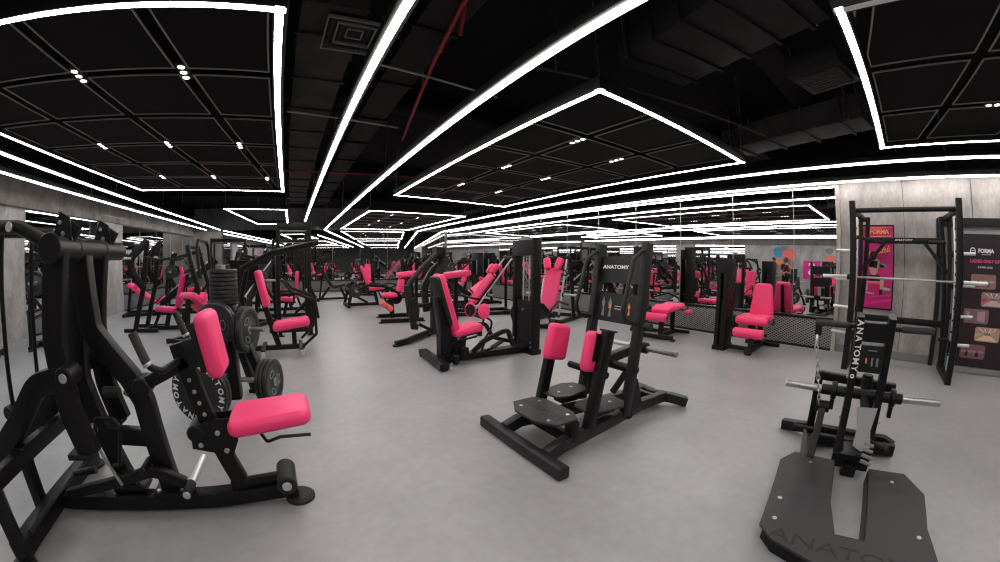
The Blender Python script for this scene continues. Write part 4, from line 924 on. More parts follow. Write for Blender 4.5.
# ------------------------------------------------------------------ machines further back; local frame: the user faces +x
S1 = V((0, 1, 0))
def horn(t, a, b, plates=0, r=.19):
    h = t.part('plate_horn', STEEL, cyl(a, b, .024)); a, b = V(a), V(b); d = (b - a).normalized()
    t.part('horn_flange', BLACK, cyl(a, a + d * .03, .05), parent=h)
    for k in range(plates):
        M = frame_z(a + d * (.05 + .045 * k), b)
        p = t.part('loaded_plate', PLATEM, lathe(plate_mesh(r, .042, True), M, 30)); t.part('plate_hub', STEEL, lathe([(.026, -.022), (.038, -.022), (.038, .023), (.026, .023), (.026, -.022)], M, 16), parent=p)
def press_machine(name, label, loc, rz, pads=PINK, arm='front', lean=76, plates=1, seat_h=.47, back=True, arch=False, uh=1.62, front=False, group='seated machines'):
    t = Thing(name, label, 'gym machine', (*loc, 0), rz, group)
    t.part('base_beam', BLACK, bar((-.75, 0, .05), (.62, 0, .05), .08, .08, S1), bar((-.70, -.48, .045), (-.70, .48, .045), .08, .07), bar((.60, -.26, .045), (.60, .26, .045), .08, .07))
    for x, y in ((-.70, -.46), (-.70, .46), (.60, -.24), (.60, .24)): t.part('base_foot', RUBBER, cyl((x, y, 0), (x, y, .03), .045, 14))
    t.part('seat_column', BLACK, bar((.22, 0, .06), (.14, 0, seat_h - .04), .07, .09, S1), bar((.50, 0, .06), (.36, 0, seat_h - .04), .05, .06, S1))
    t.part('seat_frame', BLACK, bar((-.12, 0, seat_h - .04), (.44, 0, seat_h - .02), .08, .05, S1))
    t.part('seat_pad', pads, pad((.18, 0, seat_h + .045), (.46, .36, .09), rot(ry=-5), r=.035, taper=.85))
    if back:
        t.part('back_pad', pads, pad((-.16, 0, seat_h + .40), (.66, .30, .09), BK(lean), r=.035, taper=.85))
        t.part('back_post', BLACK, bar((-.02, 0, seat_h - .1), (-.30, 0, seat_h + .72), .06, .07, S1))
    for s in (-1, 1):
        q = uh / 1.62
        t.part('upright', BLACK, path([(-.70, s * .40, .05), (-.62, s * .38, .9 * q), (-.42, s * .34, uh)], .06, .085, .2))
        t.part('stay', BLACK, bar((-.1, s * .05, .10), (-.60, s * .36, .85 * q), .05, .06))
        if arm == 'front':
            a = t.part('lever_arm', BLACK, path([(-.46, s * .34, uh - .1), (-.10, s * .44, uh - .2), (.20, s * .42, 1.05 * min(1, q + .2)), (.24, s * .40, .92 * min(1, q + .2))], .05, .07, .15))
            t.part('handle_grip', GRIP, cyl((.24, s * .40, .92 * min(1, q + .2)), (.24, s * .22, .92 * min(1, q + .2)), .02), parent=a)
        elif arm == 'over':
            a = t.part('lever_arm', BLACK, path([(-.44, s * .34, 1.40), (-.20, s * .42, 1.50), (.30, s * .36, 1.62), (.45, s * .30, 1.55)], .05, .07, .2))
            t.part('handle_grip', GRIP, cyl((.45, s * .30, 1.55), (.45, s * .12, 1.55), .02), parent=a)
        elif arm == 'low':
            a = t.part('lever_arm', BLACK, path([(-.62, s * .38, .80 * q), (-.2, s * .46, .62), (.34, s * .44, .58)], .05, .07, .2))
            t.part('handle_grip', GRIP, cyl((.20, s * .44, .62), (.42, s * .44, .60), .022), parent=a)
        if plates is not None: horn(t, (-.50, s * .38, 1.05 * q), (-.50, s * .74, 1.06 * q), plates)
        if front:
            t.part('front_post', BLACK, path([(.80, s * .30, .05), (.55, s * .30, .85), (.45, s * .30, 1.74)], .07, .09, .2)); t.part('front_foot', BLACK, bar((.30, s * .30, .045), (1.05, s * .30, .045), .07, .07))
            c = t.part('lever_plate', BLACK, path([(.42, s * .37, 1.72), (.78, s * .40, 1.40), (.76, s * .40, 1.15), (.50, s * .40, .86)], .04, .15, .15)); t.part('hub_cap', CHROME, cyl((.50, s * .28, 1.40), (.50, s * .25, 1.40), .05), parent=c)
            t.part('handle_tube', BLACK, tube([(.48, s * .36, 1.42), (.1, s * .42, 1.36), (-.1, s * .42, 1.40)], .024, .08, 10)); horn(t, (.74, s * .40, 1.40), (.98, s * .62, 1.41), 0)
    t.part('top_cross_bar', BLACK, cyl((-.43, -.38, uh - .02), (-.43, .38, uh - .02), .04), split=False)
    if arch: t.part('arch_tube', BLACK, tube([(-.70, -.40, 1.0), (-.62, -.40, 1.72), (-.62, .40, 1.72), (-.70, .40, 1.0)], .035, .18, 12))
    t.part('pivot_cap', CHROME, cyl((-.43, -.40, uh - .02), (-.43, -.385, uh - .02), .03)); t.part('frame_brace', BLACK, bar((-.66, -.38, .5), (-.66, .38, .5), .06, .06))
    return t
def hack_machine(name, label, loc, rz, lean=62, group='angled press machines', pads=PINK, plates=0, sled=1.7):
    """angled rails carrying a back pad with two shoulder pads, foot plate in front"""
    t = Thing(name, label, 'gym machine', (*loc, 0), rz, group); a = radians(lean); d = V((-cos(a), 0, sin(a))); n = V((sin(a), 0, cos(a)))
    b = V((.15, 0, .11))
    t.part('base_beam', BLACK, bar((-.95, -.36, .05), (.85, -.30, .05), .08, .08), bar((-.95, .36, .05), (.85, .30, .05), .08, .08), bar((-.93, -.5, .045), (-.93, .5, .045), .08, .07), bar((.83, -.42, .045), (.83, .42, .045), .08, .07))
    for x, y in ((-.93, -.48), (-.93, .48), (.83, -.4), (.83, .4)): t.part('base_foot', RUBBER, cyl((x, y, 0), (x, y, .03), .045, 14))
    for s in (-1, 1):
        t.part('slide_rail', STEEL, cyl(b + V((0, s * .24, -.06)), b + d * sled + V((0, s * .24, -.06)), .022, 14))
        e = b + d * sled; t.part('rear_upright', BLACK, path([(max(e.x - .15, -1.0), s * .36, .06), e + V((-.04, s * .30, -.16)), e + V((0, s * .26, -.04))], .06, .08, .1))
        t.part('shoulder_pad', pads, pad(b + d * 1.16 + n * .14 + V((0, s * .14, 0)), (.11, .14, .27), rot(rx=s * -16) @ rot(ry=lean + 90 - 180), r=.045, crown=.0))
        t.part('side_handle', BLACK, tube([b + d * .95 + V((0, s * .22, 0)), b + d * .95 + n * .02 + V((0, s * .34, .0)), b + d * 1.0 + n * .22 + V((0, s * .34, 0))], .014, .05, 10))
        horn(t, b + d * .62 + V((0, s * .25, -.1)), b + d * .62 + V((0, s * .62, -.1)), plates)
        t.part('brace', BLACK, bar(b + d * .1 + V((0, s * .26, -.05)), V((.80, s * .30, .30)), .05, .06))
    t.part('rail_cross_bar', BLACK, bar(b + d * (sled - .05) + V((0, -.3, -.05)), b + d * (sled - .05) + V((0, .3, -.05)), .06, .06), split=True)
    t.part('back_pad', pads, pad(b + d * .62 + n * .06, (.92, .36, .10), rot(ry=180 + lean - 0) @ rot(rx=180), r=.035, taper=1.0, crown=.0))
    t.part('pad_carrier', BLACK, bar(b + d * .2 - n * .02, b + d * 1.12 - n * .02, .30, .04, S1))
    t.part('foot_plate', CHARC, box((.72, 0, .34), (.62, .62, .02), rot(ry=-32))); t.part('plate_support', BLACK, bar((.86, 0, .08), (.80, 0, .36), .08, .08, S1))
    t.part('guard_tube', BLACK, tube([(.85, -.42, .05), (1.0, -.42, .34), (.55, -.42, .52), (.05, -.42, .40)], .025, .2, 10), tube([(.85, .42, .05), (1.0, .42, .34), (.55, .42, .52), (.05, .42, .40)], .025, .2, 10), split=True)
    return t
def leg_press(name, label, loc, rz, lean=35, group='angled press machines', pads=PINK):
    t = Thing(name, label, 'gym machine', (*loc, 0), rz, group); a = radians(lean); d = V((cos(a), 0, sin(a))); b = V((.1, 0, .34))
    t.part('base_beam', BLACK, bar((-.95, -.3, .05), (1.45, -.3, .05), .08, .08), bar((-.95, .3, .05), (1.45, .3, .05), .08, .08), bar((1.42, -.5, .045), (1.42, .5, .045), .08, .07), bar((-.92, -.45, .045), (-.92, .45, .045), .08, .07))
    for x, y in ((-.92, -.43), (-.92, .43), (1.42, -.48), (1.42, .48)): t.part('base_foot', RUBBER, cyl((x, y, 0), (x, y, .03), .045, 14))
    for s in (-1, 1):
        t.part('slide_rail', BLACK, bar(b + V((0, s * .28, -.05)), b + d * 1.85 + V((0, s * .28, -.05)), .10, .15)); t.part('rail_rod', STEEL, cyl(b + d * .3 + V((0, s * .28, .06)), b + d * 1.75 + V((0, s * .28, .06)), .02, 12))
        e = b + d * 1.72; t.part('front_upright', BLACK, bar((e.x + .02, s * .34, .06), (e.x, s * .34, e.z + .12), .07, .09))
        horn(t, b + d * 1.0 + V((0, s * .34, .05)), b + d * 1.0 + V((0, s * .72, .05)), 1)
        t.part('side_handle', BLACK, tube([(-.1, s * .30, .30), (.05, s * .36, .40), (.15, s * .36, .50)], .015, .05, 10))
    t.part('top_cross_bar', BLACK, bar(b + d * 1.7 + V((0, -.36, .02)), b + d * 1.7 + V((0, .36, .02)), .09, .09))
    t.part('foot_plate', CHARC, box(b + d * 1.05 + V((0, 0, .16)), (.03, .70, .62), rot(ry=90 - lean - 90 + 0))); t.part('sled', BLACK, bar(b + d * .9 + V((0, -.3, .06)), b + d * .9 + V((0, .3, .06)), .09, .09))
    t.part('back_pad', pads, pad((-.46, 0, .55), (.92, .38, .11), rot(ry=33), r=.04, crown=.01)); t.part('seat_pad', pads, pad((.06, 0, .36), (.30, .38, .10), rot(ry=-28), r=.04))
    for s in (-1, 1): t.part('shoulder_pad', pads, pad((-.60, s * .16, .74), (.10, .12, .16), rot(ry=33), r=.035, crown=0))
    t.part('seat_frame', BLACK, bar((.1, 0, .27), (-.85, 0, .74), .12, .05, S1)); t.part('back_stay', BLACK, bar((-.80, 0, .70), (-.90, 0, .06), .07, .07, S1)); t.part('seat_column', BLACK, bar((.05, 0, .28), (.05, 0, .06), .08, .1, S1))
    return t
def incline_bench(name, label, loc, rz, pads=SATIN, lean=58, group='benches'):
    t = Thing(name, label, 'gym bench', (*loc, 0), rz, group)
    t.part('base_beam', BLACK, bar((-.55, 0, .06), (.5, 0, .06), .07, .07, S1), bar((-.55, -.28, .04), (-.55, .28, .04), .07, .06), bar((.5, -.22, .04), (.5, .22, .04), .07, .06))
    for x, y in ((-.55, -.26), (-.55, .26), (.5, -.2), (.5, .2)): t.part('base_foot', RUBBER, cyl((x, y, 0), (x, y, .03), .04, 12))
    t.part('seat_column', BLACK, bar((.45, 0, .06), (.28, 0, .42), .06, .08, S1), bar((-.4, 0, .06), (-.1, 0, .44), .06, .08, S1))
    t.part('seat_pad', pads, pad((.22, 0, .47), (.42, .30, .08), rot(ry=-10), r=.03)); t.part('back_pad', pads, pad((-.24, 0, .80), (.82, .30, .08), BK(lean), r=.03))
    t.part('back_stay', BLACK, bar((-.45, 0, .08), (-.34, 0, .86), .05, .06, S1)); t.part('back_frame', BLACK, bar((-.0, 0, .42), (-.48, 0, 1.12), .08, .04, S1))
    t.part('wheel', RUBBER, cyl((-.56, -.32, .06), (-.56, -.28, .06), .055, 16)); t.part('wheel', RUBBER, cyl((-.56, .28, .06), (-.56, .32, .06), .055, 16))
    return t
def power_rack(name, label, loc, rz, hgt=2.1, w=1.2, dpt=1.1, group='racks', bar_z=None):
    t = Thing(name, label, 'gym rack', (*loc, 0), rz, group)
    for x in (-dpt / 2, dpt / 2):
        for y in (-w / 2, w / 2):
            u = t.part('upright', BLACK, bar((x, y, 0), (x, y, hgt), .07, .07)); t.part('upright_foot', BLACK, box((x, y, .01), (.14, .14, .02)), parent=u)
            t.part('j_hook', STEEL, box((x + .06, y, 1.15), (.08, .05, .03)), parent=u)
        t.part('top_cross_beam', BLACK, bar((x, -w / 2, hgt - .06), (x, w / 2, hgt - .06), .07, .12)); t.part('low_cross_beam', BLACK, bar((x, -w / 2, .10), (x, w / 2, .10), .06, .07))
    for y in (-w / 2, w / 2):
        t.part('top_side_beam', BLACK, bar((-dpt / 2, y, hgt - .06), (dpt / 2, y, hgt - .06), .07, .12)); t.part('low_side_beam', BLACK, bar((-dpt / 2, y, .06), (dpt / 2, y, .06), .07, .07)); t.part('safety_bar', STEEL, cyl((-dpt / 2, y, .75), (dpt / 2, y, .75), .025))
    t.part('pull_up_bar', STEEL, cyl((0, -w / 2, hgt - .1), (0, w / 2, hgt - .1), .018))
    if bar_z: 
        b = t.part('barbell', STEEL, cyl((dpt / 2 + .07, -1.0, bar_z), (dpt / 2 + .07, 1.0, bar_z), .015))
    return t
def tower_seat(name, label, loc, rz, pads=PINK, hgt=1.6, group='weight stack machines', kind='press'):
    t = Thing(name, label, 'gym machine', (*loc, 0), rz, group)
    tower(t, (-.62, 0, 0), .20, .52, hgt)
    t.part('base_beam', BLACK, bar((-.6, 0, .06), (.62, 0, .06), .10, .08, S1), bar((.60, -.3, .05), (.60, .3, .05), .08, .07))
    for y in (-.28, .28): t.part('base_foot', RUBBER, cyl((.60, y, 0), (.60, y, .03), .045, 14))
    t.part('seat_column', BLACK, bar((.18, 0, .08), (.16, 0, .43), .08, .10, S1)); t.part('seat_pad', pads, pad((.20, 0, .49), (.44, .38, .09), rot(ry=-5), r=.035, taper=.85)); t.part('back_pad', pads, pad((-.12, 0, .86), (.66, .30, .09), BK(78), r=.035, taper=.85)); t.part('back_post', BLACK, bar((-.06, 0, .1), (-.24, 0, 1.2), .07, .09, S1))
    for s in (-1, 1):
        a = t.part('lever_arm', BLACK, path([(-.45, s * .20, hgt - .25), (-.1, s * .44, hgt - .30), (.22, s * .44, 1.0)], .05, .06, .12)); t.part('handle_grip', GRIP, cyl((.22, s * .44, 1.0), (.24, s * .26, .98), .02), parent=a)
    return t
# --- around the middle of the floor
def arm_machine():
    t = Thing('standing_press_machine', 'black machine with two thick curved arms, a pink arm pad and an orange tag', 'gym machine', (2.35, 5.95, 0), 0)
    t.part('base_beam', BLACK, path([(-.85, -.55, .04), (-.65, -.50, .06), (-.2, -.1, .07), (.05, .05, .07)], .09, .08, .15, (0, 0, 1)), bar((.05, .05, .06), (.75, .1, .06), .09, .08), bar((.70, -.4, .05), (.74, .5, .05), .08, .07))
    for x, y in ((-.85, -.55), (.70, -.38), (.74, .48)): t.part('base_foot', RUBBER, cyl((x, y, 0), (x, y, .03), .05, 14))
    t.part('base_cap', RUBBER, cyl((-.18, -.02, .06), (-.10, -.10, .06), .05, 14))
    t.part('main_post', CHARC, path([(.0, .0, .05), (.02, .0, .85), (.10, .0, 1.10), (.24, .02, 1.30)], .10, .12, .25, S1))
    t.part('curved_arm', CHARC, path([(.30, .10, 1.34), (.02, .10, 1.14), (-.14, .10, .86), (-.10, .10, .42)], .08, .11, .25, S1))
    t.part('lever_arm', CHARC, tube([(.10, -.06, 1.47), (-.18, -.07, 1.24), (-.46, -.08, .94), (-.50, -.08, .84)], .042, .1, 14), cyl((-.50, -.08, .90), (-.46, -.08, .60), .055))
    t.part('pivot_head', BLACK, box((.10, 0, 1.44), (.16, .20, .20), r=.04)); t.part('pivot_cap', WHITE, lathe([(0, .02), (.035, .012), (.045, 0), (0, 0)], at((.10, -.0, 1.54)), 16), label='white pivot cap')
    t.part('head_post', BLACK, bar((.12, 0, .1), (.12, 0, 1.40), .07, .08, S1))
    t.part('arm_pad', PINK, pad((.40, .0, 1.06), (.54, .34, .09), rot(ry=-6, rz=8), r=.03), label='flat pink arm pad'); t.part('chest_pad', PINK, pad((.12, -.02, .95), (.20, .28, .10), rot(ry=20), r=.035))
    t.part('pad_post', BLACK, bar((.42, .0, .06), (.42, .0, 1.0), .07, .07, S1)); t.part('seat_pad', PINK, pad((.08, .02, .34), (.20, .30, .12), rot(ry=70), r=.04)); t.part('seat_column', BLACK, bar((.2, .02, .06), (.16, .02, .30), .06, .06, S1))
    t.part('paddle_plate', CHARC, prism([(-.06, -.26), (.06, -.28), (.10, .05), (.04, .26), (-.06, .24), (-.10, 0)], .03, at((-.42, -.18, .44), rot(rx=90, rz=10) )))
    t.part('paddle_bracket', BLACK, bar((-.42, -.16, .55), (-.05, .02, .55), .06, .06), bar((-.42, -.16, .30), (-.05, .02, .10), .05, .05), split=True)
    t.part('paddle_bolt', STEEL, bolts([(-.36, -.2, .28)], (0, -1, 0), .03, .012)); t.part('orange_tag', ORANGE, box((.035, -.068, .68), (.03, .004, .11)), label='small orange tag')
    t.part('grab_bar', BLACK, tube([(.1, -.12, 1.0), (.22, -.3, .9), (.14, -.3, .6)], .016, .06, 10))
    return t
arm_machine()
def curl_machine():
    t = Thing('seated_curl_machine', 'pink seated leg machine with two padded rollers and long flat base feet', 'gym machine', (2.25, 7.95, 0), 175)
    t.part('base_beam', BLACK, bar((-.5, .42, .045), (.42, .42, .045), .10, .08), bar((-.5, -.42, .045), (.36, -.36, .045), .10, .08), bar((-.35, -.42, .06), (-.35, .42, .06), .07, .07))
    for x, y in ((.42, .42), (.36, -.36), (-.5, .42), (-.5, -.42)): t.part('base_foot', RUBBER, cyl((x, y, 0), (x, y, .03), .05, 14))
    t.part('seat_column', BLACK, bar((.1, 0, .05), (.12, 0, .5), .08, .10, S1), bar((-.28, 0, .05), (-.3, 0, .95), .08, .1, S1)); t.part('seat_pad', PINK, pad((.16, 0, .55), (.34, .38, .08), r=.03)); t.part('back_pad', PINK, pad((-.10, 0, .76), (.30, .38, .09), BK(78), r=.03))
    t.part('top_pad', PINK, pad((-.28, 0, 1.0), (.52, .44, .11), rot(ry=4), r=.04), label='wide pink top pad'); t.part('roller', CORAL, cyl((.30, -.26, .36), (.30, .26, .36), .065, 20, .3), label='coral foam roller'); t.part('roller', CORAL, cyl((.18, -.26, .28), (.18, .26, .28), .065, 20, .3), label='coral foam roller')
    t.part('roller_arm', BLACK, bar((.05, .0, .5), (.30, 0, .36), .05, .05, S1)); t.part('cam_disc', BLACK, cyl((-.05, -.32, .45), (-.05, -.26, .45), .14)); t.part('side_frame', BLACK, bar((-.35, -.34, .06), (-.25, -.32, .9), .06, .08), bar((-.35, .34, .06), (-.25, .32, .9), .06, .08), split=True)
    return t
curl_machine()
hack_machine('hack_squat_machine', 'hack squat machine with an upright pink pad and two shoulder pads behind the weight tower', (5.12, 6.15), 205, lean=72, sled=1.45)
hack_machine('hack_squat_machine', 'hack squat machine with a sloping pink pad between the abductor and its tower', (4.25, 8.0), 172, lean=52, sled=1.75)
press_machine('chest_press_machine', 'distant seated press with a leaning pink back and loaded wheels', (2.25, 10.8), 0, lean=70, arm='low', plates=1, seat_h=.45, uh=.72)
incline_bench('incline_bench', 'distant black incline bench by the far mesh panel', (1.35, 12.7), 8)
# --- behind the plate tree
def press_beside_tree():
    t = Thing('incline_press_machine', 'pink seated press right behind the plate tree, with chrome levelling feet', 'gym machine', (-.15, 5.55, 0), 0)
    t.part('base_beam', BLACK, bar((-.55, 0, .09), (.30, 0, .09), .07, .07, S1), bar((-.3, -.3, .09), (-.3, .3, .09), .06, .06), bar((.24, -.3, .09), (.24, .3, .09), .06, .06))
    for x, y in ((-.3, -.28), (-.3, .28), (.24, -.28), (.24, .28)): t.part('levelling_foot', CHROME, cyl((x, y, 0), (x, y, .10), .035, 14), label='chrome levelling foot')
    t.part('back_pad', PINK, pad((-.28, 0, .93), (.52, .28, .10), rot(ry=-104 + 180 - 0), r=.04)); t.part('back_post', BLACK, bar((-.38, 0, 1.12), (-.08, 0, .12), .07, .08, S1))
    t.part('seat_pad', PINK, pad((.12, 0, .42), (.54, .38, .11), rot(ry=-8), r=.045)); t.part('seat_frame', BLACK, bar((-.2, 0, .32), (.34, 0, .38), .07, .05, S1)); t.part('seat_column', BLACK, bar((.15, 0, .10), (.15, 0, .36), .06, .07, S1))
    for s in (-1, 1):
        t.part('side_loop', BLACK, tube([(.02, s * .34, 1.06), (.14, s * .36, .90), (.45, s * .36, .78), (.46, s * .36, .32), (.26, s * .3, .14)], .02, .04, 10))
        t.part('upright', BLACK, path([(-.55, s * .30, .09), (-.62, s * .30, .8), (-.52, s * .30, 1.25)], .06, .08, .15)); t.part('lever_arm', BLACK, path([(-.55, s * .36, 1.2), (-.1, s * .42, 1.42), (.5, s * .42, 1.55)], .05, .06, .1))
        horn(t, (-.60, s * .33, .75), (-.60, s * .65, .75), 0)
    t.part('cross_bar', BLACK, cyl((-.55, -.4, 1.2), (-.55, .4, 1.2), .04))
    return t
press_beside_tree()
press_machine('row_press_machine', 'pink seated machine facing the splayed wall, behind the chrome footed press', (-.02, 9.2), 180, arm='low', lean=86, seat_h=.40, uh=.95, plates=0).o.scale = (.85, .9, .95)
press_machine('chest_press_machine', 'seated press further behind the chrome footed press', (-.25, 10.4), 0, arm='over', plates=1, seat_h=.46)
press_machine('shoulder_press_machine', 'seated press with big curved arms and an arched tube, near the splayed wall', (-2.46, 8.0), 176, pads=PINKD, arm=None, arch=True, plates=None, seat_h=.36, front=True)
press_machine('pulldown_machine', 'dark seated press half hidden by the tall posts of the rowing machine', (-4.15, 6.75), 15, arm='over', plates=1)
leg_press('leg_press_machine', 'leg press with a reclined pink pad by the splayed wall', (-3.7, 10.6), 8)
leg_press('leg_press_machine', 'leg press with long black rails rising behind the plate tree', (-1.4, 7.25), 62, lean=33)
power_rack('power_rack', 'tall black power rack behind the chrome footed press', (.02, 7.2), 92, hgt=1.96, w=.55, dpt=.75)
# ------------------------------------------------------------------ the far half of the room
power_rack('power_rack', 'tall black power rack near the far end pier', (-2.3, 14.3), 95, hgt=2.1, bar_z=1.2)
power_rack('power_rack', 'tall black power rack at the far mirror beside the incline bench', (-.1, 14.6), 95, hgt=2.1)
press_machine('chest_press_machine', 'small distant press in front of the far end pier', (-1.2, 12.2), 20, arm='front')
press_machine('chest_press_machine', 'small distant press between the racks and the splayed wall', (-3.3, 12.3), 10, arm='over')
press_machine('chest_press_machine', 'small distant press near the corner of the two big mirrors', (5.7, 14.1), 190, arm='front')
tower_seat('chest_press_machine', 'small distant tower machine against the mirror wall, beyond the hack squats', (5.9, 12.1), 180)
hack_machine('hack_squat_machine', 'small distant hack squat near the far mirror', (4.0, 12.7), 190, lean=55)
tower_seat('chest_press_machine', 'small distant tower machine at the far mirror', (2.9, 14.4), 255)
leg_press('leg_press_machine', 'small distant leg press beside the far mirror corner', (5.0, 9.9), 185)
tower_seat('chest_press_machine', 'tower machine by the art wall, seen only in the mirror', (-4.9, 3.0), -5)
# plinth-side painted panels of the splayed wall, seen in the long mirror
def art(label, y, z, w, h, m0, shapes):
    t = Thing('wall_art', label, 'wall art', (lw(y) + .015, y, z), math.degrees(math.atan2(1, .13)) - 90, 'painted wall panels')
    p = t.part('panel', m0, box((0, 0, 0), (.02, w, h), r=.002)); M = at((.0115, 0, 0), rot(rx=90, rz=90))
    for (nm, mt, poly) in shapes: t.part(nm, mt, text(poly, M, .85, .002, 1, .01) if isinstance(poly, str) else prism(poly, .003, M), parent=p)
def blob(x, y, a, b, n=18): return [(x + a * cos(2 * pi * k / n) * (1 + .12 * sin(3 * 2 * pi * k / n)), y + b * sin(2 * pi * k / n) * (1 + .1 * cos(2 * 2 * pi * k / n))) for k in range(n)]
art('panel of pink letters on the wall, seen in the long mirror', 3.95, 1.2, .85, .85, NEONP, [('lettering', WHITE, 'S')])
art('mural of orange and blue round blots, seen in the long mirror', 5.3, 1.75, 1.5, 1.2, CONC, [('painted_blot', CORAL, blob(-.2, .1, .35, .36)), ('painted_blot', TEAL, blob(.35, .25, .25, .28)), ('painted_blot', TEAL, blob(-.1, -.2, .2, .15)), ('painted_blot', ORANGE, blob(.3, -.25, .22, .16)), ('painted_blot', GREYP, blob(.05, .42, .2, .14))])
art('mural of grey and rose round blots, seen in the long mirror', 2.6, 1.7, 1.6, 1.2, CONC, [('painted_blot', GREYP, blob(-.3, .1, .4, .4)), ('painted_blot', CORAL, blob(.45, -.05, .22, .3)), ('painted_blot', GREYP, blob(.5, .4, .2, .15))])
def person(name, label, loc, rz, J, shirt, legs, hat=None, hair=HAIR):
    """one continuous body grown over a skeleton; clothing and hair are its children"""
    def skin(nm, m, verts, edges, radii, parent=None, lvl=2):
        me = bpy.data.meshes.new(nm); me.from_pydata([V(v) for v in verts], edges, []); o = bpy.data.objects.new(nm, me); COL.objects.link(o)
        sk = o.modifiers.new('skin', 'SKIN'); sk.use_smooth_shade = True
        for i, r in enumerate(radii): me.skin_vertices[0].data[i].radius = r if isinstance(r, tuple) else (r, r)
        me.skin_vertices[0].data[0].use_root = True
        ss = o.modifiers.new('sub', 'SUBSURF'); ss.levels = ss.render_levels = lvl
        dg = bpy.context.evaluated_depsgraph_get(); dg.update()
        m2 = bpy.data.meshes.new_from_object(o.evaluated_get(dg)); bpy.data.objects.remove(o)
        m2.materials.clear(); m2.materials.append(m); m2.polygons.foreach_set('use_smooth', [True] * len(m2.polygons))
        q = bpy.data.objects.new(nm, m2); COL.objects.link(q)
        if parent: q.parent = parent
        return q
    K = list(J); ix = {k: i for i, k in enumerate(K)}
    rad = dict(pelvis=(.14, .11), waist=(.125, .095), chest=(.15, .11), neck0=(.06, .06), neck=(.05, .052), head=(.085, .095), crown=(.075, .085), nose=.02)
    for s in 'LR':
        rad.update({'sh' + s: .062, 'el' + s: .042, 'wr' + s: .028, 'pa' + s: (.034, .018), 'hip' + s: .095, 'kn' + s: .062, 'an' + s: .042, 'toe' + s: (.04, .03)})
        for f in range(4): rad['f%d%s' % (f, s)] = .0095
        rad['th' + s] = .011
    E = [('pelvis', 'waist'), ('waist', 'chest'), ('chest', 'neck0'), ('neck0', 'neck'), ('neck', 'head'), ('head', 'crown'), ('head', 'nose')]
    for s in 'LR':
        E += [('chest', 'sh' + s), ('sh' + s, 'el' + s), ('el' + s, 'wr' + s), ('wr' + s, 'pa' + s), ('pelvis', 'hip' + s), ('hip' + s, 'kn' + s), ('kn' + s, 'an' + s), ('an' + s, 'toe' + s), ('wr' + s, 'th' + s)] + [('pa' + s, 'f%d%s' % (f, s)) for f in range(4)]
    b = skin(name, SKIN, [J[k] for k in K], [(ix[a], ix[c]) for a, c in E], [rad[k] for k in K])
    b.location = (*loc, 0); b.rotation_euler = (0, 0, radians(rz)); tag(b, label, 'person', 'people by the art wall')
    def sub(nm, m, keys, ed, sc):
        kk = keys; skin(nm, m, [J[k] for k in kk], [(kk.index(a), kk.index(c)) for a, c in ed], [tuple(x * sc + .008 for x in (rad[k] if isinstance(rad[k], tuple) else (rad[k],) * 2)) for k in kk], b)
    sub('shirt', shirt, ['waist', 'chest', 'neck0', 'shL', 'elL', 'shR', 'elR', 'pelvis'], [('waist', 'chest'), ('chest', 'neck0'), ('chest', 'shL'), ('shL', 'elL'), ('chest', 'shR'), ('shR', 'elR'), ('waist', 'pelvis')], 1.08)
    sub('trousers', legs, ['pelvis', 'hipL', 'knL', 'anL', 'hipR', 'knR', 'anR'], [('pelvis', 'hipL'), ('hipL', 'knL'), ('knL', 'anL'), ('pelvis', 'hipR'), ('hipR', 'knR'), ('knR', 'anR')], 1.08)
    for s in 'LR': make('shoe', CLOTHK, [lambda m, s=s: m.pad((.27, .10, .09), at(V(J['an' + s]).lerp(V(J['toe' + s]), .45) - V((0, 0, .02)), rot(rz=math.degrees(math.atan2(J['toe' + s][1] - J['an' + s][1], J['toe' + s][0] - J['an' + s][0]))))) ], b)
    h = V(J['head']); c = V(J['crown'])
    make('hair', hair, [lathe([(0, .115), (.06, .10), (.096, .05), (.102, 0), (.095, -.05), (.085, -.06)], Matrix.Translation(h.lerp(c, .35) - V((.012, 0, 0))) @ (c - h).to_track_quat('Z', 'Y').to_matrix().to_4x4(), 20)], b)
    f = (V(J['nose']) - h); f.normalize(); up = (c - h).normalized(); side = up.cross(f)
    for s in (-1, 1):
        make('eye', WHITE, [lambda m, s=s: bmesh.ops.create_uvsphere(m.bm, u_segments=8, v_segments=6, radius=.012, matrix=Matrix.Translation(h + f * .085 + side * .034 * s + up * .02))], b)
        make('ear', SKIN, [lambda m, s=s: bmesh.ops.create_uvsphere(m.bm, u_segments=8, v_segments=6, radius=.024, matrix=Matrix.Translation(h + side * .092 * s))], b)
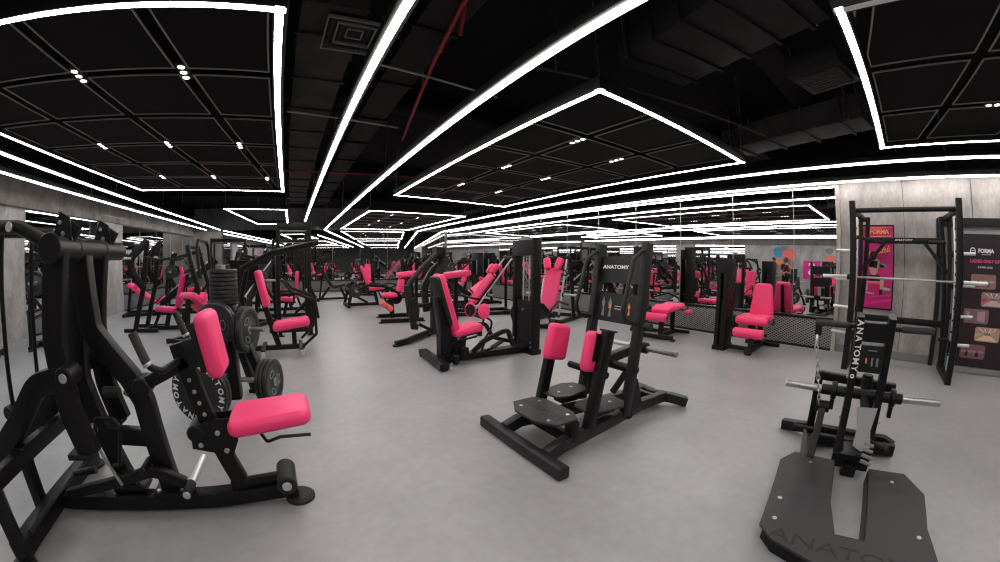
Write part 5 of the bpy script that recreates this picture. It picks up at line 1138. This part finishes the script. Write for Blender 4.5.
    make('mouth', PINKP, [box(h + f * .088 - up * .045, (.008, .045, .01))], b)
def joints(lean=0.0, arm=(.25, .95), stride=.12, turn=0.0):
    J = {}; c, s = cos(lean), sin(lean)
    def up(x, y, z): return (x * c + (z - .92) * s, y, .92 + (z - .92) * c - x * s)
    J['pelvis'] = (0, 0, .95); J['waist'] = up(.0, 0, 1.12); J['chest'] = up(.0, 0, 1.32); J['neck0'] = up(-.005, 0, 1.44); J['neck'] = up(.01, 0, 1.51); J['head'] = up(.03, 0, 1.61); J['crown'] = up(.025, 0, 1.70)
    hd = J['head']; J['nose'] = (hd[0] + .105, hd[1], hd[2] - .02 - .04 * s)
    for k, g in (('L', 1), ('R', -1)):
        J['sh' + k] = up(0, g * .18, 1.39); sh = J['sh' + k]
        el = (sh[0] + arm[0] * .45, sh[1] + g * .05, sh[2] - .26); J['el' + k] = el
        wr = (el[0] + arm[0] * .9, el[1] - g * .06, el[2] - .23 + arm[1] * .2); J['wr' + k] = wr
        d = V((wr[0] - el[0], wr[1] - el[1], wr[2] - el[2])).normalized(); J['pa' + k] = tuple(V(wr) + d * .075)
        for f in range(4): J['f%d%s' % (f, k)] = tuple(V(wr) + d * (.145 - .012 * abs(f - 1)) + V((.0, (f - 1.5) * .019 * g, -.025)))
        J['th' + k] = tuple(V(wr) + d * .07 + V((.02, -g * .045, .0)))
        J['hip' + k] = (0, g * .09, .90); J['kn' + k] = (.03 + g * stride * .4, g * .10, .50); J['an' + k] = (-.02 + g * stride, g * .11, .09); J['toe' + k] = (.14 + g * stride, g * .13, .045)
    return J
person('person', 'person in a maroon shirt leaning forward, seen in the long mirror', (-4.65, 4.6), 100, joints(.45, (.35, .3), .10), MAROON, CLOTHK)
person('person', 'person in grey clothes standing upright, seen in the long mirror', (-5.2, 5.65), 40, joints(.0, (.05, .0), .06), CLOTHG, CLOTHG)
person('person', 'person in black clothes standing upright, seen in the long mirror', (-5.35, 5.1), -30, joints(.05, (.2, .4), .05), CLOTHK, CLOTHK)
